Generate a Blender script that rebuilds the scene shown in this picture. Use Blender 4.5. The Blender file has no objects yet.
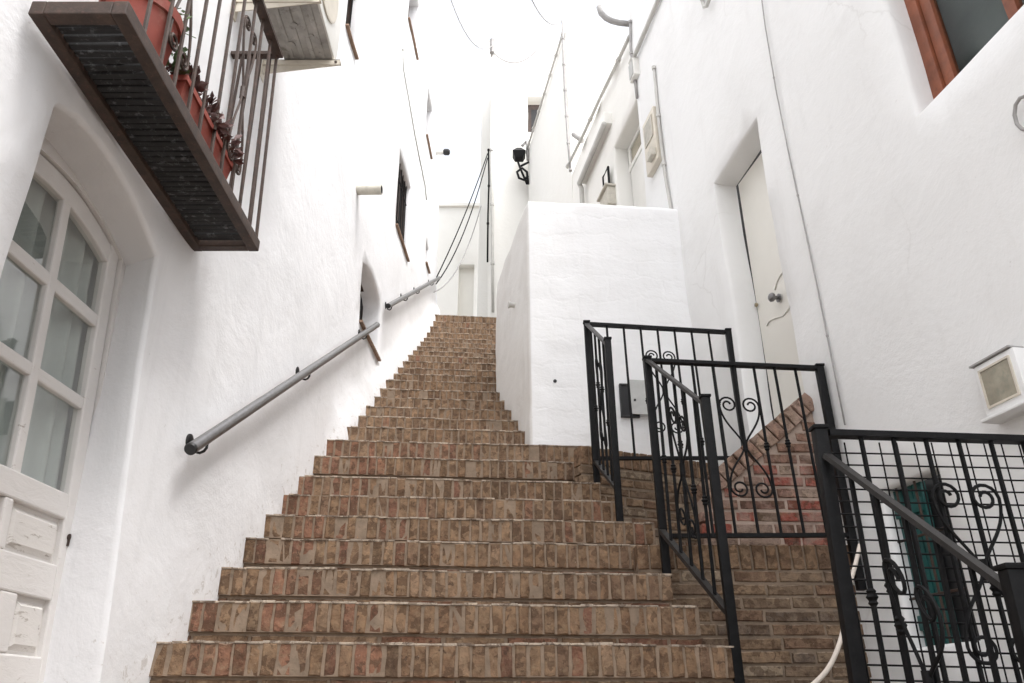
import bpy, bmesh, math, random
from mathutils import Vector, noise, geometry
random.seed(7)
rnd = random.random
def U(a, b): return a + (b - a) * rnd()
V = Vector
sc = bpy.context.scene
COL = sc.collection

# ------------------------------------------------------------------ camera (eye at the origin, looking up the stairs)
F_PX, PITCH = 775.0, math.radians(25.5)
FW = V((0, math.cos(PITCH), math.sin(PITCH))); RT = V((1, 0, 0)); UP = V((0, -math.sin(PITCH), math.cos(PITCH)))
def ray(x, y): return FW + RT * ((x - 512) / F_PX) + UP * ((341.5 - y) / F_PX)
def on_plane(x, y, n, d):
    r = ray(x, y); return r * (d / r.dot(n))
def at_y(x, y, Y): return on_plane(x, y, V((0, 1, 0)), Y)
def at_z(x, y, Z): return on_plane(x, y, V((0, 0, 1)), Z)
cam = bpy.data.cameras.new('camera'); camo = bpy.data.objects.new('camera', cam); COL.objects.link(camo)
cam.sensor_width = 36; cam.lens = F_PX / 1024 * 36; cam.clip_start = .05; cam.clip_end = 600
camo.rotation_euler = (math.radians(90) + PITCH, 0, 0); sc.camera = camo

# ------------------------------------------------------------------ the two sides of the alley
def lw_x(Y, Z): return -1.29 + .04 * (Y - 3) - .015 * (Z - .23)
def on_left(x, y, off=0.0): return on_plane(x, y, V((1, -.04, .015)), -1.29 - .12 + .00345 + off)
RX0 = 1.39
def rw_x(Y, Z): return RX0 - .183 * (Y - 5.05)
def on_right(x, y, off=0.0): return on_plane(x, y, V((1, .183, 0)), RX0 + .183 * 5.05 + off)
RN = V((-1, -.183, 0)).normalized()        # right wall outward normal (into the alley)
RD = V((-.183, 1, 0)).normalized()         # along the right wall, up the alley
LN = V((1, -.04, .015)).normalized()
KS = .0875                                 # the steps run slightly away to the right
XS = V((1, KS, 0)).normalized()
STEP_H, STEP_T = .175, .2439
def stair_z(Y): return .2245 + STEP_H / STEP_T * (Y - 3.01)

# ------------------------------------------------------------------ materials
def mat(name):
    m = bpy.data.materials.new(name); m.use_nodes = True
    nt = m.node_tree; nt.nodes.clear()
    out = nt.nodes.new('ShaderNodeOutputMaterial'); b = nt.nodes.new('ShaderNodeBsdfPrincipled')
    nt.links.new(b.outputs[0], out.inputs[0]); return m, nt, b, out
def nd(nt, t, **k):
    n = nt.nodes.new(t)
    for a, v in k.items():
        if a in n.inputs: n.inputs[a].default_value = v
        else: setattr(n, a, v)
    return n
def noise_tex(nt, scale, detail=5, rough=.55, vec=None, dist=0):
    n = nt.nodes.new('ShaderNodeTexNoise'); n.inputs['Scale'].default_value = scale
    n.inputs['Detail'].default_value = detail; n.inputs['Roughness'].default_value = rough; n.inputs['Distortion'].default_value = dist
    if vec is None:
        tc = nt.nodes.new('ShaderNodeTexCoord'); vec = tc.outputs['Object']
    nt.links.new(vec, n.inputs['Vector']); return n
def ramp(nt, fac, stops):
    r = nt.nodes.new('ShaderNodeValToRGB'); el = r.color_ramp.elements
    while len(el) < len(stops): el.new(.5)
    for e, (p, c) in zip(el, stops):
        e.position = p; e.color = (*c, 1) if len(c) == 3 else c
    nt.links.new(fac, r.inputs[0]); return r
def mixc(nt, fac, a, b, mode='MIX'):
    n = nt.nodes.new('ShaderNodeMix'); n.data_type = 'RGBA'; n.blend_type = mode
    for s, v in ((n.inputs[0], fac), (n.inputs[6], a), (n.inputs[7], b)):
        if hasattr(v, 'links'): nt.links.new(v, s)
        else: s.default_value = v if not isinstance(v, tuple) else (*v, 1)
    return n.outputs[2]
def bump(nt, b, h, strength, dist, prev=None):
    n = nt.nodes.new('ShaderNodeBump'); n.inputs['Strength'].default_value = strength; n.inputs['Distance'].default_value = dist
    nt.links.new(h, n.inputs['Height'])
    if prev: nt.links.new(prev, n.inputs['Normal'])
    nt.links.new(n.outputs[0], b.inputs['Normal']); return n.outputs[0]

def plaster(name, base, stain=(.6, .58, .55), amount=.35, crack=True, rough_bump=1.0, courses=False, splash=False):
    m, nt, b, _ = mat(name)
    tc = nt.nodes.new('ShaderNodeTexCoord'); vec = tc.outputs['Object']
    n1 = noise_tex(nt, 1.3, 8, .62, vec, .4)
    r1 = ramp(nt, n1.outputs[0], [(.50, (0, 0, 0)), (.78, (1, 1, 1))])
    mp = nd(nt, 'ShaderNodeMapping'); mp.inputs['Scale'].default_value = (5, 5, .7)     # rain streaks
    nt.links.new(vec, mp.inputs[0]); n2 = noise_tex(nt, 1.6, 6, .6, mp.outputs[0])
    r2 = ramp(nt, n2.outputs[0], [(.56, (0, 0, 0)), (.85, (1, 1, 1))])
    f = nd(nt, 'ShaderNodeMath', operation='MAXIMUM'); nt.links.new(r1.outputs[0], f.inputs[0]); nt.links.new(r2.outputs[0], f.inputs[1])
    f2 = nd(nt, 'ShaderNodeMath', operation='MULTIPLY'); nt.links.new(f.outputs[0], f2.inputs[0]); f2.inputs[1].default_value = amount
    c = mixc(nt, f2.outputs[0], base, stain)
    # tiny specks and chipped spots
    n3 = noise_tex(nt, 38, 3, .5, vec)
    r3 = ramp(nt, n3.outputs[0], [(.735, (0, 0, 0)), (.76, (1, 1, 1))])
    f3 = nd(nt, 'ShaderNodeMath', operation='MULTIPLY'); nt.links.new(r3.outputs[0], f3.inputs[0]); f3.inputs[1].default_value = .28
    c = mixc(nt, f3.outputs[0], c, (.42, .40, .37))
    if splash:                                                         # splash dirt and flaking along the foot of the stairs
        sx = nd(nt, 'ShaderNodeSeparateXYZ'); nt.links.new(vec, sx.inputs[0])
        ml = nd(nt, 'ShaderNodeMath', operation='MULTIPLY_ADD'); nt.links.new(sx.outputs[1], ml.inputs[0]); ml.inputs[1].default_value = -.7175; nt.links.new(sx.outputs[2], ml.inputs[2])
        mr_ = nd(nt, 'ShaderNodeMapRange'); nt.links.new(ml.outputs[0], mr_.inputs[0])
        mr_.inputs[1].default_value = -1.96; mr_.inputs[2].default_value = -1.66; mr_.inputs[3].default_value = .12; mr_.inputs[4].default_value = 0
        n5 = noise_tex(nt, 24, 8, .72, vec, .5); ad = nd(nt, 'ShaderNodeMath', operation='ADD'); nt.links.new(n5.outputs[0], ad.inputs[0]); nt.links.new(mr_.outputs[0], ad.inputs[1])
        r5 = ramp(nt, ad.outputs[0], [(.67, (0, 0, 0)), (.72, (.5, .5, .5))]); c = mixc(nt, r5.outputs[0], c, (.44, .40, .36))
    nA = noise_tex(nt, 2.6, 6, .62, vec, .3); nB = noise_tex(nt, 14, 6, .6, vec); nC = noise_tex(nt, 110, 3, .6, vec)
    if crack:
        vd = noise_tex(nt, 2.5, 5, .6, vec)
        vm = mixc(nt, .22, vec, vd.outputs['Color'])
        vo = nd(nt, 'ShaderNodeTexVoronoi', feature='DISTANCE_TO_EDGE'); vo.inputs['Scale'].default_value = .9
        nt.links.new(vm, vo.inputs['Vector'])
        rc = ramp(nt, vo.outputs[0], [(.0, (1, 1, 1)), (.0055, (0, 0, 0))])
        msk = noise_tex(nt, .9, 3, .5, vec); rm = ramp(nt, msk.outputs[0], [(.56, (0, 0, 0)), (.62, (1, 1, 1))])
        fm = nd(nt, 'ShaderNodeMath', operation='MULTIPLY'); nt.links.new(rc.outputs[0], fm.inputs[0]); nt.links.new(rm.outputs[0], fm.inputs[1])
        fm2 = nd(nt, 'ShaderNodeMath', operation='MULTIPLY'); nt.links.new(fm.outputs[0], fm2.inputs[0]); fm2.inputs[1].default_value = .2
        c = mixc(nt, fm2.outputs[0], c, (.45, .43, .40))
    nt.links.new(c, b.inputs['Base Color']); b.inputs['Roughness'].default_value = .88
    b.inputs['Specular IOR Level'].default_value = .25
    p = bump(nt, b, nA.outputs[0], .30 * rough_bump, .05)
    p = bump(nt, b, nB.outputs[0], .20 * rough_bump, .010, p)
    if courses:                                                        # whitewashed masonry showing through
        mp2 = nd(nt, 'ShaderNodeMapping'); mp2.inputs['Rotation'].default_value = (math.radians(90), 0, 0)
        wob = noise_tex(nt, 2.2, 5, .65, vec); vv = mixc(nt, .22, vec, wob.outputs['Color'])
        nt.links.new(vv, mp2.inputs[0])
        br = nd(nt, 'ShaderNodeTexBrick'); br.inputs['Scale'].default_value = 1
        br.inputs['Brick Width'].default_value = .34; br.inputs['Row Height'].default_value = .145; br.inputs['Mortar Size'].default_value = .016
        br.inputs['Mortar Smooth'].default_value = .9
        nt.links.new(mp2.outputs[0], br.inputs['Vector'])
        inv = nd(nt, 'ShaderNodeMath', operation='SUBTRACT'); inv.inputs[0].default_value = 1; nt.links.new(br.outputs['Fac'], inv.inputs[1])
        p = bump(nt, b, inv.outputs[0], .16, .006, p)
        mp3 = nd(nt, 'ShaderNodeMapping'); mp3.inputs['Scale'].default_value = (3, 3, 6); nt.links.new(vec, mp3.inputs[0])
        nD = noise_tex(nt, 2.2, 5, .65, mp3.outputs[0]); p = bump(nt, b, nD.outputs[0], .22, .02, p)
    bump(nt, b, nC.outputs[0], .22 * rough_bump, .003, p)
    return m

def brick_mat(name, smear=0.0):
    m, nt, b, _ = mat(name)
    at = nd(nt, 'ShaderNodeVertexColor'); at.layer_name = 'Col'
    tc = nt.nodes.new('ShaderNodeTexCoord'); vec = tc.outputs['Object']
    n1 = noise_tex(nt, 24, 8, .72, vec, .4); r1 = ramp(nt, n1.outputs[0], [(.28, (.40, .36, .34)), (.5, (1, 1, 1)), (.74, (1.5, 1.46, 1.38))])
    c = mixc(nt, 1.0, at.outputs[0], r1.outputs[0], 'MULTIPLY')
    n2 = noise_tex(nt, 27, 7, .72, vec, .4); r2 = ramp(nt, n2.outputs[0], [(.50, (0, 0, 0)), (.70, (.7, .7, .7))])
    c = mixc(nt, r2.outputs[0], c, (.285, .205, .132))                        # sandy bloom
    vo = nd(nt, 'ShaderNodeTexVoronoi'); vo.inputs['Scale'].default_value = 34; wv = noise_tex(nt, 26, 4, .6, vec)
    nt.links.new(mixc(nt, .05, vec, wv.outputs['Color']), vo.inputs['Vector'])
    sp = nd(nt, 'ShaderNodeSeparateColor'); nt.links.new(vo.outputs['Color'], sp.inputs[0])
    r5 = ramp(nt, sp.outputs[0], [(.68, (0, 0, 0)), (.74, (.58, .58, .58))])
    c = mixc(nt, r5.outputs[0], c, (.085, .052, .034))                      # burnt, angular patches
    n4 = noise_tex(nt, 30, 5, .65, vec, .8); r4 = ramp(nt, n4.outputs[0], [(.60, (0, 0, 0)), (.66, (.75, .75, .75))])
    c = mixc(nt, r4.outputs[0], c, (.07, .045, .032))
    n3 = noise_tex(nt, 85, 4, .7, vec); r3 = ramp(nt, n3.outputs[0], [(.64, (0, 0, 0)), (.72, (.6, .6, .6))])
    c = mixc(nt, r3.outputs[0], c, (.40, .33, .26))
    if smear:
        n6 = noise_tex(nt, 7, 8, .7, vec, .5); r6 = ramp(nt, n6.outputs[0], [(.47, (0, 0, 0)), (.60, (smear, smear, smear))]); c = mixc(nt, r6.outputs[0], c, (.42, .31, .255))
    nt.links.new(c, b.inputs['Base Color']); b.inputs['Roughness'].default_value = .93; b.inputs['Specular IOR Level'].default_value = .15
    p = bump(nt, b, n1.outputs[0], .9, .010)
    nC = noise_tex(nt, 110, 5, .7, vec); bump(nt, b, nC.outputs[0], .6, .004, p)
    return m

def simple(name, col, rough=.5, metal=0.0, var=.25, scale=12, bumps=.2, dirt=None, spec=.5):
    m, nt, b, _ = mat(name)
    n = noise_tex(nt, scale, 6, .62)
    lo = tuple(c * (1 - var) for c in col); hi = tuple(min(1, c * (1 + var)) for c in col)
    r = ramp(nt, n.outputs[0], [(.3, lo), (.7, hi)]); c = r.outputs[0]
    if dirt:
        n2 = noise_tex(nt, scale * 2.3, 6, .7); r2 = ramp(nt, n2.outputs[0], [(.55, (0, 0, 0)), (.68, (1, 1, 1))])
        f = nd(nt, 'ShaderNodeMath', operation='MULTIPLY'); nt.links.new(r2.outputs[0], f.inputs[0]); f.inputs[1].default_value = dirt[1]
        c = mixc(nt, f.outputs[0], c, dirt[0])
    nt.links.new(c, b.inputs['Base Color'])
    b.inputs['Roughness'].default_value = rough; b.inputs['Metallic'].default_value = metal; b.inputs['Specular IOR Level'].default_value = spec
    if bumps:
        n3 = noise_tex(nt, scale * 6, 4, .6); bump(nt, b, n3.outputs[0], bumps, .003)
    return m

def peeling(name, base, under, amount=.58):
    m, nt, b, _ = mat(name)
    tc = nt.nodes.new('ShaderNodeTexCoord'); mp = nd(nt, 'ShaderNodeMapping'); mp.inputs['Scale'].default_value = (3, 1, 3.2)
    nt.links.new(tc.outputs['Object'], mp.inputs[0])
    n = noise_tex(nt, 11, 9, .72, mp.outputs[0], .6)
    r = ramp(nt, n.outputs[0], [(amount, (0, 0, 0)), (amount + .05, (1, 1, 1))])
    n2 = noise_tex(nt, 3, 5, .6); r2 = ramp(nt, n2.outputs[0], [(.3, tuple(c * .9 for c in base)), (.7, base)])
    c = mixc(nt, r.outputs[0], r2.outputs[0], under)
    nt.links.new(c, b.inputs['Base Color']); b.inputs['Roughness'].default_value = .6; b.inputs['Specular IOR Level'].default_value = .3
    bump(nt, b, n.outputs[0], .5, .006); return m

def glass(name, tint=(.8, .85, .83), refl=1.0):
    m = bpy.data.materials.new(name); m.use_nodes = True; nt = m.node_tree; nt.nodes.clear()
    out = nt.nodes.new('ShaderNodeOutputMaterial'); t = nt.nodes.new('ShaderNodeBsdfTransparent'); g = nt.nodes.new('ShaderNodeBsdfGlossy')
    t.inputs[0].default_value = (*tint, 1); g.inputs['Roughness'].default_value = .03
    fr = nt.nodes.new('ShaderNodeFresnel'); fr.inputs[0].default_value = 1.22
    n = noise_tex(nt, 3, 2, .5); bp = nt.nodes.new('ShaderNodeBump'); bp.inputs['Strength'].default_value = .05; nt.links.new(n.outputs[0], bp.inputs['Height']); nt.links.new(bp.outputs[0], g.inputs['Normal'])
    mx = nt.nodes.new('ShaderNodeMixShader'); ml = nd(nt, 'ShaderNodeMath', operation='MULTIPLY'); ml.inputs[1].default_value = refl; nt.links.new(fr.outputs[0], ml.inputs[0]); nt.links.new(ml.outputs[0], mx.inputs[0]); nt.links.new(t.outputs[0], mx.inputs[1]); nt.links.new(g.outputs[0], mx.inputs[2])
    nt.links.new(mx.outputs[0], out.inputs[0]); return m

M = dict(
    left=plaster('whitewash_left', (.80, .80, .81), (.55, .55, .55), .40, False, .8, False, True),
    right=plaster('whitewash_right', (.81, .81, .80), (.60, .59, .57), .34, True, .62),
    blockside=plaster('whitewash_block_shaded', (.74, .73, .71), (.52, .49, .45), .5, False),  # side face: its shade is put into the greyer base; the stains are real
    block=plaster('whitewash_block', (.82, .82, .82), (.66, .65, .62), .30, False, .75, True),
    cream=plaster('limewash_cream', (.82, .81, .77), (.70, .68, .62), .25, False, .6),
    brick=brick_mat('weathered_brick'), redbrick=brick_mat('mortar_smeared_red_brick', .6),
    palemortar=simple('pale_mortar', (.44, .34, .28), .95, 0, .2, 14, .6, ((.25, .18, .14), .4)),
    mortar=simple('mortar', (.235, .175, .125), .95, 0, .25, 14, .6, ((.12, .09, .065), .6)),
    paint=peeling('old_cream_paint', (.76, .735, .715), (.40, .35, .31), .64),
    panelp=peeling('flaking_cream_paint', (.74, .71, .68), (.42, .38, .34), .57),
    curtain=simple('curtain', (.50, .525, .505), .9, 0, .10, 6, 0),
    glass=glass('glass'), oldglass=glass('dusty_old_glass', (.86, .89, .875), .3),
    greybacking=simple('grey_glass_backing', (.16, .17, .17), .8, 0, .15, 3, 0),  # backing sheet; the grey of the window's reflection is put into its colour
    dark=simple('dark_interior', (.03, .03, .032), .8, 0, .3, 4, 0),
    iron=simple('black_painted_iron', (.006, .006, .0065), .55, 0, .4, 30, .12, ((.03, .027, .024), .25), .16),
    ironrail=simple('worn_black_rail', (.014, .0125, .012), .42, 0, .3, 30, .12, ((.07, .058, .05), .35), .4),
    rust=simple('rusty_brown_iron', (.045, .026, .018), .6, 0, .4, 25, .3, ((.13, .06, .045), .5)),
    grate=simple('sooty_grating', (.012, .012, .013), .7, 0, .6, 16, .5, ((.20, .20, .21), .55)),
    steel=simple('brushed_steel', (.20, .195, .195), .36, .8, .12, 30, .1),
    steelcap=simple('black_end_cap', (.012, .012, .012), .45, 0, .2, 20, 0),
    beige=simple('beige_enamel', (.62, .57, .48), .5, 0, .08, 8, .1, ((.42, .36, .28), .25)),
    pipe=simple('fibre_cement_pipe', (.56, .53, .46), .8, 0, .12, 20, .4, ((.30, .28, .24), .4)),
    whitemetal=simple('white_enamel', (.76, .75, .71), .42, 0, .04, 5, .05),
    doorw=simple('white_door_paint', (.77, .75, .69), .45, 0, .03, 2.5, .08),
    greymetal=simple('grey_meter_lid', (.44, .44, .42), .5, .2, .1, 12, .1),
    acbottom=simple('galvanised_sheet', (.40, .385, .36), .55, .3, .3, 9, .2, ((.14, .13, .11), .6)),
    wood=simple('brown_stained_wood', (.21, .065, .03), .5, 0, .35, 6, .25, ((.12, .035, .018), .5)),
    sill=simple('terracotta_tile', (.25, .165, .115), .8, 0, .3, 14, .3),
    terracotta=simple('terracotta_red', (.25, .05, .033), .75, 0, .25, 6, .15, ((.30, .16, .12), .4)),
    leaf=simple('leaf_green', (.11, .17, .07), .55, 0, .5, 30, 0),
    redleaf=simple('sedum_red', (.10, .045, .04), .55, 0, .5, 30, 0),
    green=simple('green_painted_shutter', (.008, .078, .072), .5, 0, .3, 9, .2, ((.01, .07, .065), .5)),
    cable=simple('grey_cable', (.33, .32, .31), .6, 0, .15, 10, 0),
    blackcable=simple('black_cable', (.008, .008, .008), .8, 0, .3, 10, 0, None, .1),
    whitecable=simple('painted_cable', (.52, .51, .48), .7, 0, .1, 10, 0),
    hose=simple('cream_hose', (.62, .55, .48), .5, 0, .1, 12, 0),
    stone=simple('stone_ground', (.25, .22, .19), .9, 0, .2, 5, .3),
    brass=simple('dull_brass', (.30, .25, .17), .35, .8, .2, 20, 0),
    pane=simple('frosted_beige_pane', (.33, .30, .23), .25, 0, .3, 7, 0, ((.22, .23, .18), .5)),
    redpaint=simple('clay_tile', (.24, .12, .10), .8, 0, .2, 9, .2),
)

# ------------------------------------------------------------------ mesh helpers
class MB:
    def __init__(s): s.v, s.f, s.c = [], [], []
    def add(s, vs, fs, col=None):
        o = len(s.v); s.v += [tuple(p) for p in vs]
        for f in fs: s.f.append(tuple(i + o for i in f)); s.c.append(col or (1, 1, 1))
    def box(s, o, a, b, c, col=None):
        """box from corner o along the edge vectors a, b, c"""
        o, a, b, c = V(o), V(a), V(b), V(c)
        if a.cross(b).dot(c) < 0: a, b = b, a
        vs = [o, o + a, o + a + b, o + b, o + c, o + a + c, o + a + b + c, o + b + c]
        s.add(vs, [(3, 2, 1, 0), (4, 5, 6, 7), (0, 1, 5, 4), (1, 2, 6, 5), (2, 3, 7, 6), (3, 0, 4, 7)], col)
    def cbox(s, o, a, b, c, ch, col=None):
        """box with chamfered edges (ch in metres)"""
        o, a, b, c = V(o), V(a), V(b), V(c)
        if a.cross(b).dot(c) < 0: a, b = b, a
        la, lb, lc = a.length, b.length, c.length; ch = min(ch, la * .4, lb * .4, lc * .4)
        bm = bmesh.new(); vs = [bm.verts.new(p) for p in (o, o + a, o + a + b, o + b, o + c, o + a + c, o + a + b + c, o + b + c)]
        for f in [(3, 2, 1, 0), (4, 5, 6, 7), (0, 1, 5, 4), (1, 2, 6, 5), (2, 3, 7, 6), (3, 0, 4, 7)]: bm.faces.new([vs[i] for i in f])
        bmesh.ops.bevel(bm, geom=bm.edges[:], offset=ch, segments=2, profile=.6, affect='EDGES')
        bm.verts.index_update()
        s.add([v.co.copy() for v in bm.verts], [[v.index for v in f.verts] for f in bm.faces], col); bm.free()
    def tube(s, pts, r, n=8, caps=True, col=None, r2=None, flat=None):
        """sweep along a polyline; flat=(w,h,up) sweeps a flat bar instead"""
        pts = [V(p) for p in pts]; rings = []
        t0 = (pts[1] - pts[0]).normalized(); up = V((0, 0, 1)) if abs(t0.z) < .9 else V((1, 0, 0))
        if flat: up = V(flat[2])
        nrm = (up - t0 * up.dot(t0)).normalized()
        for i, p in enumerate(pts):
            t = ((pts[min(i + 1, len(pts) - 1)] - pts[max(i - 1, 0)])).normalized()
            if flat: nrm = (up - t * up.dot(t)).normalized()
            else: nrm = (nrm - t * nrm.dot(t)).normalized()
            bn = t.cross(nrm); rr = r if r2 is None else r + (r2 - r) * i / (len(pts) - 1)
            if flat: w, h = flat[0] / 2, flat[1] / 2; ring = [p + bn * a * w + nrm * b * h for a, b in ((1, 1), (-1, 1), (-1, -1), (1, -1))]
            else: ring = [p + (nrm * math.cos(k * 2 * math.pi / n) + bn * math.sin(k * 2 * math.pi / n)) * rr for k in range(n)]
            rings.append(ring)
        m = len(rings[0]); vs = [q for rg in rings for q in rg]; fs = []
        for i in range(len(rings) - 1):
            for k in range(m): fs.append((i * m + k, i * m + (k + 1) % m, (i + 1) * m + (k + 1) % m, (i + 1) * m + k))
        if caps: fs.append(tuple(range(m))[::-1]); fs.append(tuple((len(rings) - 1) * m + k for k in range(m)))
        s.add(vs, fs, col)
    def lathe(s, base, axis, prof, n=16, col=None):
        axis = V(axis).normalized(); a = axis.orthogonal().normalized(); b = axis.cross(a); base = V(base)
        vs = [base + axis * h + (a * math.cos(k * 2 * math.pi / n) + b * math.sin(k * 2 * math.pi / n)) * r for r, h in prof for k in range(n)]
        fs = [(i * n + k, i * n + (k + 1) % n, (i + 1) * n + (k + 1) % n, (i + 1) * n + k) for i in range(len(prof) - 1) for k in range(n)]
        fs += [tuple(range(n))[::-1], tuple((len(prof) - 1) * n + k for k in range(n))]
        s.add(vs, fs, col)
    def prism(s, poly, d, col=None):
        """closed polygon (3D points) extruded by vector d"""
        n = len(poly); poly = [V(p) for p in poly]; d = V(d)
        s.add(poly + [p + d for p in poly], [tuple(range(n)), tuple(range(n, 2 * n))[::-1]] + [(i, n + i, n + (i + 1) % n, (i + 1) % n) for i in range(n)], col)
    def build(s, name, m, parent=None, smooth=False, kind=None, auto=None, merge=0):
        me = bpy.data.meshes.new(name); me.from_pydata(s.v, [], s.f); me.update()
        ca = me.color_attributes.new('Col', 'FLOAT_COLOR', 'CORNER') if any(c != (1, 1, 1) for c in s.c) else None
        if ca:
            k = 0
            for f, c in zip(s.f, s.c):
                for _ in f: ca.data[k].color = (*c, 1); k += 1
        bm = bmesh.new(); bm.from_mesh(me)
        if merge: bmesh.ops.remove_doubles(bm, verts=bm.verts, dist=merge)
        bmesh.ops.recalc_face_normals(bm, faces=bm.faces); bm.to_mesh(me); bm.free()
        if smooth:
            me.polygons.foreach_set('use_smooth', [True] * len(me.polygons))
            if auto: me.set_sharp_from_angle(angle=math.radians(auto))
        me.materials.append(M[m] if isinstance(m, str) else m)
        o = bpy.data.objects.new(name, me); COL.objects.link(o)
        if parent: o.parent = parent; o.matrix_parent_inverse = parent.matrix_world.inverted()
        if kind: o['kind'] = kind
        return o
def tag(o, label, cat, group=None):
    o['label'] = label; o['category'] = cat
    if group: o['group'] = group
    return o
def thing(name, label, cat, loc=(0, 0, 0), group=None):
    o = bpy.data.objects.new(name, None); COL.objects.link(o); o.empty_display_size = .1
    o.location = V(loc); o.matrix_world.translation = V(loc)
    return tag(o, label, cat, group)

def smoothstep(a, b, x):
    t = max(0, min(1, (x - a) / (b - a))); return t * t * (3 - 2 * t)

def wall_mesh(P, inward, outline, holes, step, jit=.25, rnd_r=.014):
    """plaster wall over the 2-D outline (s,z) with openings; every opening gets rounded arrises and reveals.
       P(s,z) -> point on the uneven wall face; inward = vector into the wall; holes = [(poly, depth)]"""
    vs, edges = [], []
    def loop(poly):
        pts = []
        for i in range(len(poly)):
            a, b = V(poly[i]), V(poly[(i + 1) % len(poly)]); k = max(1, int((b - a).length / step))
            pts += [a.lerp(b, j / k) for j in range(k)]
        o = len(vs); vs.extend(pts); n = len(pts)
        edges.extend((o + i, o + (i + 1) % n) for i in range(n)); return pts
    loop(outline); hl = [loop(h[0]) for h in holes]
    s0, s1 = min(p[0] for p in outline), max(p[0] for p in outline); z0, z1 = min(p[1] for p in outline), max(p[1] for p in outline)
    def inside(p, poly):
        c = False; n = len(poly)
        for i in range(n):
            a, b = poly[i], poly[(i + 1) % n]
            if (a[1] > p[1]) != (b[1] > p[1]) and p[0] < (b[0] - a[0]) * (p[1] - a[1]) / (b[1] - a[1]) + a[0]: c = not c
        return c
    def near(p, poly, d):
        return any((V(p) - geometry.intersect_point_line(V(p), a, b)[0].to_2d()).length < d and 0 <= geometry.intersect_point_line(V(p), a, b)[1] <= 1
                   for a, b in ((V(poly[i]), V(poly[(i + 1) % len(poly)])) for i in range(len(poly))))
    nx, nz = int((s1 - s0) / step), int((z1 - z0) / step)
    for i in range(1, nx):
        for j in range(1, nz):
            p = (s0 + (i + U(-jit, jit)) * (s1 - s0) / nx, z0 + (j + U(-jit, jit)) * (z1 - z0) / nz)
            if inside(p, outline) and not near(p, outline, step * .4) and not any(inside(p, h[0]) or near(p, h[0], step * .4) for h in holes): vs.append(V(p))
    r = geometry.delaunay_2d_cdt([V(p) for p in vs], edges, [], 0, 1e-6)
    mb = MB(); pv, pf = r[0], r[2]
    keep = []
    for f in pf:
        c = sum((pv[i] for i in f), V((0, 0))) / len(f)
        if inside(c, outline) and not any(inside(c, h[0]) for h in holes): keep.append(tuple(f))
    mb.add([P(p[0], p[1]) for p in pv], keep)
    inward = V(inward)
    for pts, hole in zip(hl, holes):
        poly, depth = hole[0], hole[1]; spl = hole[2] if len(hole) > 2 else (lambda y, z: (0, 0))
        cs = sum((V(p) for p in poly), V((0, 0))) / len(poly); n = len(pts)
        rings = []
        for k, (ins, dep) in enumerate([(0, 0), (.3 * rnd_r, .3 * rnd_r), (.75 * rnd_r, .75 * rnd_r), (rnd_r, rnd_r * 1.7), (rnd_r, depth * .5), (rnd_r, depth)]):
            ring = []
            for p in pts:
                d = cs - p; q = p + d * (ins * 1.2 / max(d.length, .01)); q = q + V(spl(p[0], p[1])) * min(1, dep / depth)
                w = P(p[0], p[1]) if k == 0 else P(q[0], q[1])
                if k >= 4: w += noise.noise_vector(w * 3) * .004
                ring.append(w + inward * dep)
            rings.append(ring)
        allv = [q for rg in rings for q in rg]
        mb.add(allv, [(i * n + j, i * n + (j + 1) % n, (i + 1) * n + (j + 1) % n, (i + 1) * n + j) for i in range(len(rings) - 1) for j in range(n)])
    return mb

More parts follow.
